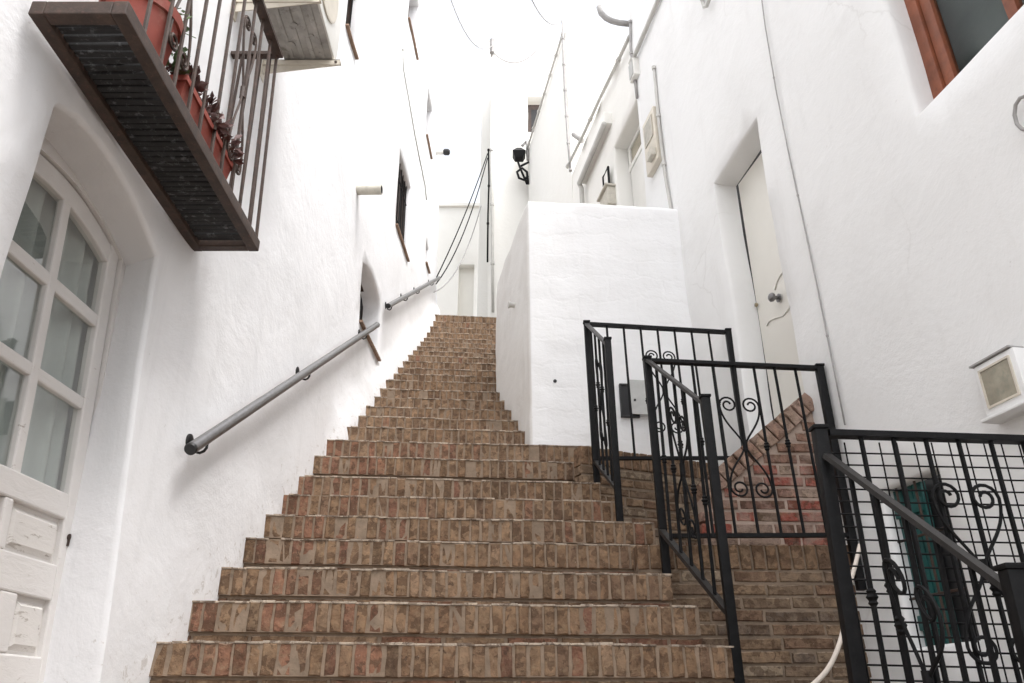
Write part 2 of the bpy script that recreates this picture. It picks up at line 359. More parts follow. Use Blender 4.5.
# ------------------------------------------------------------------ bricks
PAL = [(.215, .138, .085), (.232, .152, .096), (.205, .132, .084), (.245, .162, .102), (.195, .122, .076), (.225, .146, .092), (.212, .134, .082), (.26, .175, .114), (.18, .116, .077)]
WALLPAL = [(.20, .14, .095), (.22, .16, .11), (.17, .12, .085), (.25, .17, .11), (.14, .105, .08), (.28, .22, .16), (.19, .12, .08)]
RED = [(.225, .118, .078), (.235, .124, .08), (.21, .108, .072), (.225, .127, .084), (.195, .102, .07)]
def brick(mb, o, u, w, n, d, a, h, col, ch=.004):
    """one worn brick: front lower-left corner o, width a along u, height h along w, depth d behind the face (n points out)"""
    j = lambda k=.0016: U(-k, k)
    B = [o - n * d, o + u * a - n * d, o + u * a + w * h - n * d, o + w * h - n * d]
    # outline of the front face with a point in the middle of every side, so that no edge is dead straight
    ring = [(0, 0), (.5, 0), (1, 0), (1, .33), (1, .67), (1, 1), (.5, 1), (0, 1), (0, .67), (0, .33)] if h > a else [(0, 0), (.33, 0), (.67, 0), (1, 0), (1, .5), (1, 1), (.67, 1), (.33, 1), (0, 1), (0, .5)]
    m, f = [], []
    for s_, t_ in ring:
        corner = s_ in (0, 1) and t_ in (0, 1); k = .0022
        p = o + u * (a * s_ + j(k)) + w * (h * t_ + j(k * .8)); m.append(p - n * (ch * U(.8, 1.6)))
        c2 = ch * U(.5, 1.1) * (1.7 if corner and rnd() < .4 else 1); sx = c2 if s_ == 0 else (-c2 if s_ == 1 else 0); sy = c2 if t_ == 0 else (-c2 if t_ == 1 else 0)
        f.append(p + u * sx + w * sy + n * U(-.0025, .0012))
    N = len(ring); vs = B + m + f; bi = {(0, 0): 0, (1, 0): 1, (1, 1): 2, (0, 1): 3}
    mb.add(vs, [tuple(4 + N + i for i in range(N))], col)
    pale = tuple(min(.6, q * .6 + z_ * .4) for q, z_ in zip(col, (.42, .34, .27)))
    for i in range(N):
        k = (i + 1) % N; top = ring[i][1] == 1 and ring[k][1] == 1
        mb.add([vs[4 + i], vs[4 + k], vs[4 + N + k], vs[4 + N + i]], [(0, 1, 2, 3)], pale if top and rnd() < .75 else col)
    idx = [i for i, r_ in enumerate(ring) if r_ in bi]
    for q in range(4):
        i0, i1 = idx[q], idx[(q + 1) % 4]; seq = []; i = i0
        while True:
            seq.append(i)
            if i == i1: break
            i = (i + 1) % N
        mb.add([vs[bi[ring[i0]]], vs[bi[ring[i1]]]] + [vs[4 + i] for i in reversed(seq)], [tuple(range(2 + len(seq)))], col)
def pick(pal): 
    c = random.choice(pal); k = U(.9, 1.1); return tuple(x * k for x in c)
def brick_face(mb, o, u, n, length, top, bottom, d=.1, pal=PAL, rowlock=True, rpal=None, skip=None):
    """courses of brick on a vertical face: o = top-left point, u along, n out"""
    w = V((0, 0, 1)); o = V(o); z = top
    if rowlock:
        x = 0
        while x < length - .02:
            a = min(U(.048, .056), length - x); p = o + u * x; p.z = z - .115
            brick(mb, p + n * U(-.002, .003), u, w, n, d, a, .113 + U(-.002, .002), pick(rpal or pal)); x += a + U(.009, .013)
        z -= .126
    r = 0
    while z > bottom:
        x = -U(0, .2); z -= .047
        while x < length - .02:
            a = U(.2, .25) if rnd() > .2 else U(.1, .14); x0, x1 = max(x, 0), min(x + a, length)
            if x1 - x0 > .02 and not (skip and skip(x0, x1, z)):
                p = o + u * x0; p.z = z + U(-.002, .002); brick(mb, p + n * U(-.008, .003), u, w, n, d, x1 - x0, .045 + U(-.002, .003), pick(pal))
            x += a + U(.010, .016)
        z -= .012; r += 1

# ------------------------------------------------------------------ stairway (brick on edge)
z_meas = [.231, .401, .571, .746, .913, 1.083, 1.255, 1.454, 1.640, 1.821, 1.988, 2.159, 2.332, 2.504, 2.688, 2.854, 3.022, 3.201, 3.379, 3.544, 3.710, 3.885, 4.055, 4.247, 4.445, 4.650, 4.870]
right_px = {0: (731, 641), 1: (699, 604), 2: (671, 571), 3: (656, 543), 4: (655, 522), 5: (616, 500), 6: (601, 482), 7: (594, 460), 8: (592, 447)}
def step_y(i, X): return 3.01 + STEP_T * i + KS * (X + 1.25)
mbk, mbm = MB(), MB()
NS = V((KS, -1, 0)).normalized()
for i in range(-12, 27):
    z = z_meas[i] if i >= 0 else .231 - .172 * -i
    if i in right_px:
        p = on_plane(*right_px[i], V((-KS, 1, 0)), 3.01 + STEP_T * i + KS * 1.25); xr = p.x
    elif i < 0: xr = .86
    elif i < 15: xr = .22
    else: xr = rw_x(3.01 + STEP_T * i, z) + .04
    xl = -1.42 if i < 16 else -1.32
    x = xl - U(0, .05)
    lastrow = i == 26
    while x < xr - .02:
        a = U(.039, .050); a = min(a, xr - x)
        o = V((x, step_y(i, x), z - .117 + U(-.002, .002) + .004 * noise.noise(V((x * 1.7, i * 3.1, 0)))))
        redness = (.6 if x < -.5 else .10) if i < 9 else .03
        if i == 8 and x < -.2: redness = .85
        pal = RED if rnd() < redness * (.85 if x < -.9 or i == 8 else .6) else PAL
        c = pick(pal)
        if rnd() < .10: c = tuple(q * .65 for q in c)
        brick(mbk, o + NS * (.010 + U(-.004, .003)), XS, V((0, 0, 1)), NS, .240, a, .109, c)
        if rnd() < .88:                                              # worn mortar wash along the nosing
            k_ = U(.8, 1.1); mbk.cbox(o + V((0, 0, .1085)) + NS * (.011 + U(-.003, .003)) - XS * .004, XS * (a + .009), -NS * .03, V((0, 0, U(.006, .010))), .0015, (.44 * k_, .37 * k_, .30 * k_))
        x += a + U(.008, .012)
    if -3 < i < 27:
        x = xl - U(0, .2)
        while x < xr - .03:
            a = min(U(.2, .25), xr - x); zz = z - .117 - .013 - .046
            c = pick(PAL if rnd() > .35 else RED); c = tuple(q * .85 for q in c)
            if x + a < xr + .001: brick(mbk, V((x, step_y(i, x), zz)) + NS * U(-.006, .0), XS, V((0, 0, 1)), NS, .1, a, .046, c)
            x += a + U(.01, .016)
    # mortar bed behind the bricks
    L = xr - xl - .006
    mbm.box(V((xl, step_y(i, xl), z - .118)) + NS * .0055, XS * (L / XS.x), -NS * .1, V((0, 0, .113)))
    mbm.box(V((xl, step_y(i, xl), z - 1.0)) - NS * .011, XS * (L / XS.x), -NS * .28, V((0, 0, .994)))
stair = mbk.build('stairway', 'brick', None, kind='structure')
mbm.build('stair_mortar', 'mortar', stair)
# landing in front of the white door, and the lower landing
mb, mm = MB(), MB()
zl = 1.5
a = at_z(598, 447.5, zl); b = at_z(719, 464, zl); c = V((1.80, 4.3, zl))
a2 = a + (a - b).normalized() * .12
back = [V((2.1, c.y, zl)), V((2.1, 5.3, zl)), V((a2.x, 5.3, zl))]
n1 = V((b.y - a.y, -(b.x - a.x), 0)).normalized(); u1 = (b - a2).normalized()
brick_face(mb, a2, u1, n1, (b - a2).length, zl, .55, pal=WALLPAL, rpal=PAL)
land = mb.build('landing', 'brick', None, kind='structure')
mm.prism([p - n1 * .012 - V((0, 0, .004)) for p in (a2, b)] + [c + V((.02, .02, -.004))] + [p - V((0, 0, .004)) for p in back], V((0, 0, -1.1)))
mm.build('landing_mortar', 'mortar', land)
RW2 = [(.33, .095, .07), (.28, .085, .065), (.33, .19, .15), (.27, .16, .12), (.36, .27, .21), (.22, .13, .10), (.31, .13, .10), (.24, .17, .13)]
YR_ = 3.86; mr = MB()
tops = [at_y(698, 484, YR_), at_y(716, 468, YR_), at_y(804, 393, YR_), at_y(822, 393, YR_)]
def red_top(x):
    for p, q in zip(tops, tops[1:]):
        if x <= q.x: return p.z + (q.z - p.z) * max(0, (x - p.x) / (q.x - p.x))
    return tops[-1].z
x_l, x_r = tops[0].x, rw_x(YR_, 1) + .03; zq_ = .735; nf = V((.03, -1, 0)).normalized(); uf = V((1, .03, 0)).normalized()
while zq_ < 1.7:                                             # horizontal courses stepping up under the sloping coping
    x = x_l - U(0, .2)
    while x < x_r:
        a_ = U(.17, .24) if rnd() > .25 else U(.08, .12); xa_, xb_ = max(x, x_l), min(x + a_, x_r)
        k_ = 0
        while xb_ - xa_ > .03 and min(red_top(xa_), red_top(xb_)) - .125 < zq_ + .046 and k_ < 30: xa_ += .01; k_ += 1
        if xb_ - xa_ > .03 and k_ < 30: brick(mr, V((xa_, YR_ + .03 * (xa_ - x_l), zq_)) + nf * U(-.006, .004), uf, V((0, 0, 1)), nf, .1, xb_ - xa_, .046, pick(RW2))
        x += a_ + U(.010, .016)
    zq_ += .060
sl_a, sl_b = tops[0], tops[2]; us = (sl_b - sl_a); us.y = 0; ls_ = us.length; us.normalize(); ws_ = V((-us.z, 0, us.x)); x = 0
while x < ls_ - .03:                                            # rowlocks of the sloping coping
    a_ = U(.05, .058); brick(mr, V((sl_a.x, YR_ - .012 + .03 * us.x * x, sl_a.z)) + us * x - ws_ * .10, us, ws_, nf, .2, a_, .10, pick([(.36, .24, .19), (.33, .21, .16), (.38, .27, .21)])); x += a_ + .009
red = mr.build('landing', 'redbrick', None, kind='structure')
mq = MB(); fp = [V((x_l + .03, YR_ + .010, .45))] + [V((x_r, YR_ + .010 + .02, .45)), V((x_r, YR_ + .03, tops[2].z - .05)), V((tops[2].x, YR_ + .03, tops[2].z - .012)), V((x_l + .03, YR_ + .010, tops[0].z - .05))]
mq.prism(fp, V((0, .22, 0))); mq.build('landing_mortar', 'palemortar', red)
# lower landing (front face behind the second railing)
mb, mm = MB(), MB()
YP = 3.80; zp = .725
pl = V((.60, YP - .02, zp)); pr = V((1.80, YP, zp)); up_ = (pr - pl).normalized(); np_ = V((up_.y, -up_.x, 0))
brick_face(mb, pl, up_, np_, (pr - pl).length, zp, -.55, pal=WALLPAL, rpal=PAL)
x = .62
while x < 1.72:                                                   # brick-on-edge top
    mb.box(V((x, YP + .02, zp - .03)), V((.052, 0, 0)), V((0, .235, 0)), V((0, 0, .028)), pick(PAL)); x += .063
low = mb.build('landing', 'brick', None, kind='structure')
q_ = pl - np_ * .013; mm.box(V((q_.x, q_.y, -.6)), up_ * 1.25, -np_ * .9, V((0, 0, zp + .6 - .006))); mm.build('landing_mortar', 'mortar', low)
g = MB(); g.box((.865, -4, -.75), (1.6, 0, 0), (0, 7.79, 0), (0, 0, .15)); g.build('path', 'stone', kind='structure')
g = MB(); g.box((-4.2, 9.5, 4.3), (5.5, 0, 0), (0, 20, 0), (0, 0, .565)); g.build('path', 'stone', kind='structure')
g = MB(); g.box((-150, -150, -2.4), (300, 0, 0), (0, 300, 0), (0, 0, .3)); g.build('ground', 'stone', kind='structure')

# ------------------------------------------------------------------ left house
left = thing('white_house', 'tall white house on the left with arched cream door, iron balcony and small deep windows', 'house', (-1.35, 3, -.3))
def PL(Y, Z):
    p = V((lw_x(Y, Z), Y, Z)); h = Z - stair_z(Y)
    p.x += .075 * smoothstep(5.02, 5.12, Y) * (1 - smoothstep(.02, .20, h + .10 * noise.noise(V((Y * 1.5, 0, 3)))))      # thick plaster at the foot of the upper flight
    p.x += .035 * (1 - smoothstep(1.55, 2.5, Y))
    p.x += .010 * noise.noise(V((Y * 1.3, Z * 1.3, 1.7))) + .006 * noise.noise(V((Y * 4, Z * 4, 9.7)))
    p.x -= .022 * (1 - smoothstep(2.74, 2.86, Y + .11 * (Z - 1.5)))                                 # crease beside the door
    return p
def skewY(y, z): return y + .11 * (1.6 - z)
arch_top = [(1.768, 1.622), (1.788, 1.65), (1.889, 1.692), (2.026, 1.712), (2.15, 1.706), (2.268, 1.685), (2.40, 1.645), (2.536, 1.577)]
alcove = [(1.768, -.42)] + arch_top + [(skewY(2.54, -.42), -.42)]
def rect(y0, z0, y1, z1): return [(y0, z0), (y0, z1), (y1, z1), (y1, z0)]
archwin = [(5.53, 2.815), (5.525, 3.37), (5.66, 3.425), (5.80, 3.45), (5.95, 3.455), (6.08, 3.435), (6.2, 3.385), (6.26, 3.33), (6.31, 2.815)]
W = {1: rect(6.73, 4.555, 7.47, 5.565), 2: rect(4.40, 4.84, 4.76, 5.75), 3: rect(6.75, 7.54, 7.42, 8.5), 4: rect(8.34, 7.105, 8.86, 8.0), 5: rect(8.74, 5.32, 9.03, 5.70)}
def alcove_splay(y, z):
    t = smoothstep(2.2, 2.5, y); return (.10 * t * smoothstep(.1, 1.6, z) , .018 * smoothstep(1.5, 1.65, z))
WD = {1: .09, 2: .10, 3: .17, 4: .17, 5: .17}
holes = [(alcove, .20, alcove_splay), (archwin, .16)] + [(W[k], WD[k]) for k in (1, 2, 3, 4, 5)]
wm = wall_mesh(PL, -LN, [(-3.0, -2.1), (9.83, -2.1), (9.83, 12.6), (-3.0, 12.6)], holes, .13)
e = [PL(9.83, -2.1 + k * 14.7 / 56) for k in range(57)]                          # far end wall
wm.add(e + [q + V((-2.6, .1, 0)) for q in e], [(i, i + 1, 57 + i + 1, 57 + i) for i in range(56)])
wm.build('wall', 'left', left, smooth=True, auto=50, merge=.0005)
rf = MB(); rf.box((-4.7, -3, 12.59), (3.05, 0, 0), (.52, 12.8, 0), (0, 0, .12)); rf.build('roof', 'redpaint', left)
# --- arched door
DOFF = -.2
def PD(y, z, off=0.0):
    Y = skewY(y, z); return V((lw_x(Y, z) + DOFF + off, Y, z))
door = MB()
YL, YR, ZB = 1.70, 2.60, -.35
def topz(y, dz=0):                                                       # door head follows the arch
    t = (y - 2.18) / .46; return 1.722 - .115 * t * t + dz
def dbar(mb, y0, z0, y1, z1, o0, o1):
    """rectangular piece of the door in its own plane"""
    q = [PD(y0, z0, o0), PD(y1, z0, o0), PD(y1, z1, o0), PD(y0, z1, o0)]; mb.prism(q, LN * (o1 - o0))
def dstrip(mb, fa, fb, y0, y1, o0, o1, k=18):
    vs, fs = [], []
    for i in range(k + 1):
        y = y0 + (y1 - y0) * i / k; vs += [PD(y, fa(y), o0), PD(y, fb(y), o0), PD(y, fb(y), o1), PD(y, fa(y), o1)]
    for i in range(k): fs += [(4 * i + j, 4 * i + (j + 1) % 4, 4 * i + 4 + (j + 1) % 4, 4 * i + 4 + j) for j in range(4)]
    mb.add(vs, fs + [(0, 1, 2, 3), (4 * k + 3, 4 * k + 2, 4 * k + 1, 4 * k)])
# fixed outer frame
fr = MB()
dstrip(fr, lambda y: topz(y, -.05), lambda y: topz(y, .06), YL, 2.655, -.05, .012)
dbar(fr, 2.585, ZB, 2.655, 1.60, -.05, .012); fr.build('door_frame', 'paint', left)
dbar(door, 2.515, ZB, 2.578, 1.615, -.04, .0)                       # right stile
dbar(door, 2.205, .66, 2.248, 1.66, -.03, -.002)                    # centre muntin
dbar(door, 1.72, ZB, 1.93, 1.60, -.04, .0)                          # left stile (mostly behind the pillar)
dstrip(door, lambda y: topz(y, -.128), lambda y: topz(y, -.056), 1.93, 2.515, -.04, .0)
for z0, z1 in ((1.275, 1.322), (.965, 1.008)): dbar(door, 1.93, z0, 2.515, z1, -.03, -.004)
dbar(door, 1.93, .585, 2.515, .668, -.04, .001)
dbar(door, 1.93, .325, 2.515, .437, -.04, .0)
dbar(door, 1.93, ZB, 2.515, .155, -.04, .0)
dbar(door, 2.20, .437, 2.24, .585, -.04, -.001)
dbar(door, 2.26, .155, 2.34, .325, -.04, -.001)
dobj = door.build('door', 'paint', left, smooth=False)
dobj['label'] = 'arched cream door with flaking paint and curtained panes'
bv = dobj.modifiers.new('edges', 'BEVEL'); bv.width = .006; bv.segments = 2; bv.limit_method = 'ANGLE'
for y0, y1 in ((1.93, 2.205), (2.248, 2.515)):
    for z0, z1 in ((1.322, None), (1.008, 1.275), (.668, .965)):
        p = MB()
        ys_ = [y0 - .004 + (y1 - y0 + .008) * k / 6 for k in range(7)]; lo_ = (z0 if z1 is not None else 1.322) - .004
        up_z = [(z1 + .004) if z1 is not None else topz(y, -.12) for y in ys_]
        p.add([PD(y, lo_, -.022) for y in ys_] + [PD(y, z, -.022) for y, z in zip(ys_, up_z)], [(k, k + 1, k + 8, k + 7) for k in range(6)])
        p.build('pane', 'oldglass', dobj)
for y0, y1, z0, z1 in ((2.24, 2.515, .437, .585), (1.93, 2.20, .437, .585), (2.34, 2.515, .155, .325), (1.93, 2.26, .155, .325)):
    p = MB(); dbar(p, y0 - .003, z0 - .003, y1 + .003, z1 + .003, -.038, -.022)
    q0 = [PD(y0 + .012, z0 + .012, -.022), PD(y1 - .012, z0 + .012, -.022), PD(y1 - .012, z1 - .012, -.022), PD(y0 + .012, z1 - .012, -.022)]
    q1 = [PD(y0 + .03, z0 + .03, -.008), PD(y1 - .03, z0 + .03, -.008), PD(y1 - .03, z1 - .03, -.008), PD(y0 + .03, z1 - .03, -.008)]
    p.add(q0 + q1, [(4, 5, 6, 7)] + [(i, (i + 1) % 4, 4 + (i + 1) % 4, 4 + i) for i in range(4)])
    p.build('panel', 'panelp', dobj)
p = MB(); k0 = PD(2.548, .534, .001); p.lathe(k0, LN, [(.011, 0), (.011, .004), (.004, .006)], 10); p.box(k0 + V((0, -.004, -.03)), V((0, .008, 0)), V((0, 0, .03)), LN * .005)
p.build('keyhole', 'rust', dobj)
cu = MB(); nY, nZ = 220, 3                                               # curtain folds behind the panes
gv = []
for j in range(nZ + 1):
    for i in range(nY + 1):
        y = 1.45 + 1.32 * i / nY; z = .6 + 1.16 * j / nZ
        gv.append(PD(y, z, -.085 + .020 * math.sin(y * 70 + 3 * noise.noise(V((y * 5, z * .6, 0)))) + .012 * math.sin(y * 23 + z)))
cu.add(gv, [(j * (nY + 1) + i, j * (nY + 1) + i + 1, (j + 1) * (nY + 1) + i + 1, (j + 1) * (nY + 1) + i) for j in range(nZ) for i in range(nY)])
cu.build('curtain', 'curtain', dobj, smooth=True)
# --- windows of the left house: frame, dark pane, iron grille, tile sill
def left_window(poly, depth, sill=True, grille=True, over=.03):
    ys = [p[0] for p in poly]; zs = [p[1] for p in poly]; y0, y1, z0, z1 = min(ys), max(ys), min(zs), max(zs)
    f = MB(); w = .045
    def pp(y, z, o): return PL(y, z) - LN * (depth - o)
    for a_, b_, c_, d_ in ((y0, z0, y0 + w, z1), (y1 - w, z0, y1, z1), (y0 + w, z0, y1 - w, z0 + w), (y0 + w, z1 - w, y1 - w, z1 + .0), ((y0 + y1) / 2 - .02, z0 + w, (y0 + y1) / 2 + .02, z1 - w)):
        f.prism([pp(a_, b_, -.01), pp(c_, b_, -.01), pp(c_, d_, -.01), pp(a_, d_, -.01)], LN * .045)
    fo = f.build('window', 'rust', left)
    p = MB(); p.prism([pp(y0 - .05, z0 - .05, -.012), pp(y1 + .05, z0 - .05, -.012), pp(y1 + .05, z1 + .05, -.012), pp(y0 - .05, z1 + .05, -.012)], -LN * .02); p.build('pane', 'dark', fo)
    if grille:
        gmb = MB(); n = max(3, int((y1 - y0) / .1))
        for k in range(n):
            y = y0 + (y1 - y0) * (k + .5) / n; gmb.tube([pp(y, z0, .045), pp(y, z1, .045)], .006, 6)
        for z in (z0 + .25 * (z1 - z0), z0 + .75 * (z1 - z0)): gmb.tube([pp(y0, z, .045), pp(y1, z, .045)], .006, 6)
        gmb.build('grille', 'iron', fo)
    if sill:
        s_ = MB(); n = max(2, int((y1 - y0 + 2 * over) / .2)); t = .016
        for k in range(n):
            ya = y0 - over + (y1 - y0 + 2 * over) * k / n; yb = y0 - over + (y1 - y0 + 2 * over) * (k + 1) / n - .004
            q = PL(ya, z0) - LN * (depth - .02); s_.box(q - V((0, 0, .004)), PL(yb, z0) - PL(ya, z0), LN * (depth + .008), V((0, 0, t)))
        s_.build('sill', 'sill', fo)
left_window(archwin, .16, True, False, .0)
for k in (1, 2, 3, 4, 5): left_window(W[k], WD[k], True, k in (1, 2), .0)
# --- balcony (narrow iron balcony above the door)
bal = MB()
ZF = 1.742
XO = lambda Y: -1.070 + .005 * (Y - 1.5)
XI = lambda Y: lw_x(Y, ZF) - .02 + .05 * (1 - smoothstep(1.5, 2.7, Y))
Y0, Y1 = 1.545, 2.775
def bp_(x, y, z): return V((x, y, z))
w = .042
for za in (ZF,):
    bal.cbox(bp_(XO(Y0) - w, Y0, za), V((XO(Y1) - XO(Y0), Y1 - Y0, 0)), V((w, 0, 0)), V((0, 0, .05)), .004)        # outer beam
    bal.cbox(bp_(XI(Y0), Y0, za), V((XI(Y1) - XI(Y0), Y1 - Y0, 0)), V((w, 0, 0)), V((0, 0, .05)), .004)             # beam along the wall
    for y in (Y0, Y1 - w): bal.cbox(bp_(XI(y) + w, y, za + .001), V((XO(y) - XI(y) - 2 * w, 0, 0)), V((0, w, 0)), V((0, 0, .048)), .004)
bo = bal.build('balcony', 'rust', left); bo['label'] = 'narrow rusty iron balcony with slatted floor above the arched door'
gr = MB(); y = Y0 + w
while y < Y1 - w - .02:
    gr.cbox(bp_(XI(y) + w - .002, y, ZF + .018 + U(-.003, .003)), V((XO(y) - XI(y) - 2 * w + .004, U(-.003, .003), 0)), V((0, .022, 0)), V((0, 0, .014)), .003); y += .0285
gr.build('floor_slats', 'grate', bo)
ZT = 2.83; lean = -.055
tr = MB(); a0, a1 = bp_(XO(Y0) + lean, Y0, ZT), bp_(XO(Y1) + lean, Y1 - .01, ZT)
tr.tube([a0, a1], .02, flat=(.045, .018, (0, 0, 1))); tr.tube([a1 - V((.0, .012, .0)), bp_(lw_x(Y1, ZT), Y1 - .022, ZT - .001)], .02, flat=(.035, .018, (0, 0, 1)))
tr.build('top_rail', 'rust', bo)
yy = 2.755; k = 0; scroll_y = []
while yy > Y0 + .02:
    if k in (3, 8): scroll_y.append(yy)
    bb = MB(); bb.tube([bp_(XO(yy) - .012, yy, ZF + .045), bp_(XO(yy) - .012 + lean * .9, yy, ZT)], .0075, 6); bb.build('bar', 'rust', bo); yy -= .118 if k % 2 else .10; k += 1
for t in (.16, .36, .56, .76):
    x0 = XO(Y1) + (XI(Y1) - XO(Y1)) * t; bb = MB(); bb.tube([bp_(x0, Y1 - .022, ZF + .045), bp_(x0 + lean * (1 - t), Y1 - .022, ZT)], .0075, 6); bb.build('bar', 'rust', bo)

def lyre(mb, C, u, v, Wd, H, r=.005, n=6):
    """double heart scroll in the plane (u, v) about C"""
    for sx in (1, -1):
        for sy in (1, -1):
            P0, P1, P2, P3 = (.006, .02 * H), (.14 * Wd, .12 * H), (.50 * Wd, .20 * H), (.5 * Wd, .36 * H)
            pts = []
            for k in range(11):
                t = k / 10; q = [(1 - t) ** 3 * P0[i] + 3 * (1 - t) ** 2 * t * P1[i] + 3 * (1 - t) * t * t * P2[i] + t ** 3 * P3[i] for i in (0, 1)]; pts.append(q)
            cx, cy, r0 = .275 * Wd, .36 * H, .225 * Wd
            for k in range(1, 23):
                an = k / 22 * 2 * math.pi * 1.45; rr = r0 * (1 - .70 * k / 22); pts.append((cx + .25 * (r0 - rr) * .3 + rr * math.cos(an), cy + rr * math.sin(an)))
            mb.tube([C + u * (p[0] * sx) + v * (p[1] * sy) for p in pts], r, n)
    mb.tube([C + u * .0 - v * .028, C + v * .028], .013, 8)
for yv in scroll_y:
    sb = MB(); lyre(sb, bp_(XO(yv) - .012 + lean * .5, yv - .005, ZF + .55), V((0, 1, 0)), V((lean * .9, 0, 1.03)).normalized(), .15, .95, .0055); sb.build('scroll', 'rust', bo)

# ------------------------------------------------------------------ things on the balcony
def leafy(mb, c, n, R, size, droop=.3):
    for _ in range(n):
        d = V((U(-1, 1), U(-1, 1), U(-.2, 1))).normalized(); p = c + d * R * U(.25, 1); s = size * U(.6, 1.3)
        t = (d + V((U(-.6, .6), U(-.6, .6), U(-droop, .4)))).normalized(); sd = t.cross(V((U(-1, 1), U(-1, 1), U(-1, 1)))).normalized(); nn = t.cross(sd)
        mb.add([p, p + t * s * .5 + sd * s * .28 + nn * s * .06, p + t * s, p + t * s * .5 - sd * s * .28 + nn * s * .06], [(0, 1, 2, 3)])
def stems(mb, base, c, n, R, r=.003):
    for _ in range(n):
        d = V((U(-1, 1), U(-1, 1), U(.2, 1))).normalized() * R; mb.tube([base, base.lerp(c + d, .5) + V((0, 0, .02)), c + d], r, 4)
FZ = ZF + .034
pot = thing('flower_pot', 'large round red plastic flower pot behind the balcony bars', 'flower pot', (-1.21, 1.83, FZ))
b0 = MB(); c0 = V((-1.21, 1.83, FZ)); b0.lathe(c0, (0, 0, 1), [(.085, 0), (.09, .01), (.117, .235), (.126, .237), (.128, .275), (.118, .277), (.112, .24)], 24); b0.build('pot', 'terracotta', pot, smooth=True, auto=40)
l0 = MB(); leafy(l0, c0 + V((.0, .05, .30)), 110, .12, .036); leafy(l0, c0 + V((.03, .17, .19)), 90, .075, .032); leafy(l0, c0 + V((.02, .14, .27)), 60, .06, .03); stems(l0, c0 + V((0, 0, .24)), c0 + V((.02, .08, .27)), 12, .13, .002); l0.build('leaves', 'leaf', pot)
tro = thing('planter_box', 'long red planter trough with dark red succulents on the balcony floor', 'planter', (-1.16, 2.2, FZ))
b1 = MB(); y0, y1 = 1.97, 2.44
q0 = [V((-1.215, y0 + .015, FZ)), V((-1.115, y0 + .015, FZ)), V((-1.115, y1 - .015, FZ)), V((-1.215, y1 - .015, FZ))]
q1 = [V((-1.235, y0, FZ + .13)), V((-1.095, y0, FZ + .13)), V((-1.095, y1, FZ + .13)), V((-1.235, y1, FZ + .13))]
q2 = [p + V((sx * .008, sy * .008, 0)) for p, sx, sy in zip(q1, (-1, 1, 1, -1), (-1, -1, 1, 1))]; q3 = [p + V((0, 0, .022)) for p in q2]
q4 = [p - V((sx * .02, sy * .02, .02)) for p, sx, sy in zip(q3, (-1, 1, 1, -1), (-1, -1, 1, 1))]
qs = q0 + q1 + q2 + q3 + q4; b1.add(qs, [(3, 2, 1, 0)] + [(4 * k + i, 4 * k + (i + 1) % 4, 4 * k + 4 + (i + 1) % 4, 4 * k + 4 + i) for k in range(4) for i in range(4)] + [(16, 17, 18, 19)])
b1.build('trough', 'terracotta', tro)
l1 = MB()
for k in range(16):
    cc = V((U(-1.22, -1.10), 1.99 + .43 * k / 15, FZ + .15 + U(0, .06))); leafy(l1, cc, 34, .06, .04, .1)
l1.build('succulents', 'redleaf', tro)

# ------------------------------------------------------------------ air-conditioning unit on its bracket above the balcony
ac = thing('air_conditioner', 'white outdoor air conditioner hung on the left wall above the balcony', 'air conditioner', (-1.25, 2.92, 3.14))
xa = -1.225; zb = 3.155
b2 = MB(); b2.cbox(V((xa, 2.60, zb)), V((.275, 0, 0)), V((0, .54, 0)), V((0, 0, .50)), .012); b2.build('casing', 'whitemetal', ac, smooth=True, auto=35)
b3 = MB(); b3.box(V((xa + .008, 2.612, zb - .006)), V((.255, 0, 0)), V((0, .512, 0)), V((0, 0, .0045)))
for t in (.2, .42, .64, .84): b3.cbox(V((xa + .26 * t - .012, 2.63, zb - .012)), V((.024, 0, 0)), V((0, .47, 0)), V((0, 0, .007)), .003)
for x_, y_, r_ in ((.07, 2.99, .022), (.12, 2.86, .016), (.08, 2.75, .014), (.19, 2.93, .012), (.21, 3.05, .01)): b3.lathe(V((xa + x_, y_, zb - .014)), (0, 0, 1), [(r_, 0), (r_, .006)], 12)
b3.build('base_plate', 'acbottom', ac)
b4 = MB(); b4.lathe(V((xa + .276, 2.82, zb + .25)), (1, 0, 0), [(.2, 0), (.2, .006), (.19, .008)], 28); b4.build('fan_cover', 'beige', ac)
brk = thing('wall_bracket', 'beige two armed steel bracket carrying the air conditioner', 'bracket', (-1.33, 2.92, 3.1))
for y_ in (2.70, 3.105):
    m_ = MB(); xw = lw_x(y_, 3.1)
    m_.box(V((xw, y_ - .018, zb - .05)), V((.41, 0, .0)), V((0, .004, 0)), V((0, 0, .036))); m_.box(V((xw, y_ - .018, zb - .0185)), V((.41, 0, 0)), V((0, .04, 0)), V((0, 0, .004)))
    m_.prism([V((xw + .01, y_ - .012, zb - .05)), V((xw + .40, y_ - .012, zb - .05)), V((xw + .01, y_ - .012, zb - .11))], V((0, .004, 0)))
    m_.box(V((xw - .006, y_ - .03, zb - .14)), V((.012, 0, 0)), V((0, .055, 0)), V((0, 0, .13))); m_.build('arm', 'beige', brk)
m_ = MB()
m_.lathe(V((lw_x(3.08, 3.05) + .39, 3.087, zb - .033)), (0, -1, 0), [(.008, -.003), (.008, .004)], 8); m_.build('bolt', 'rust', brk)

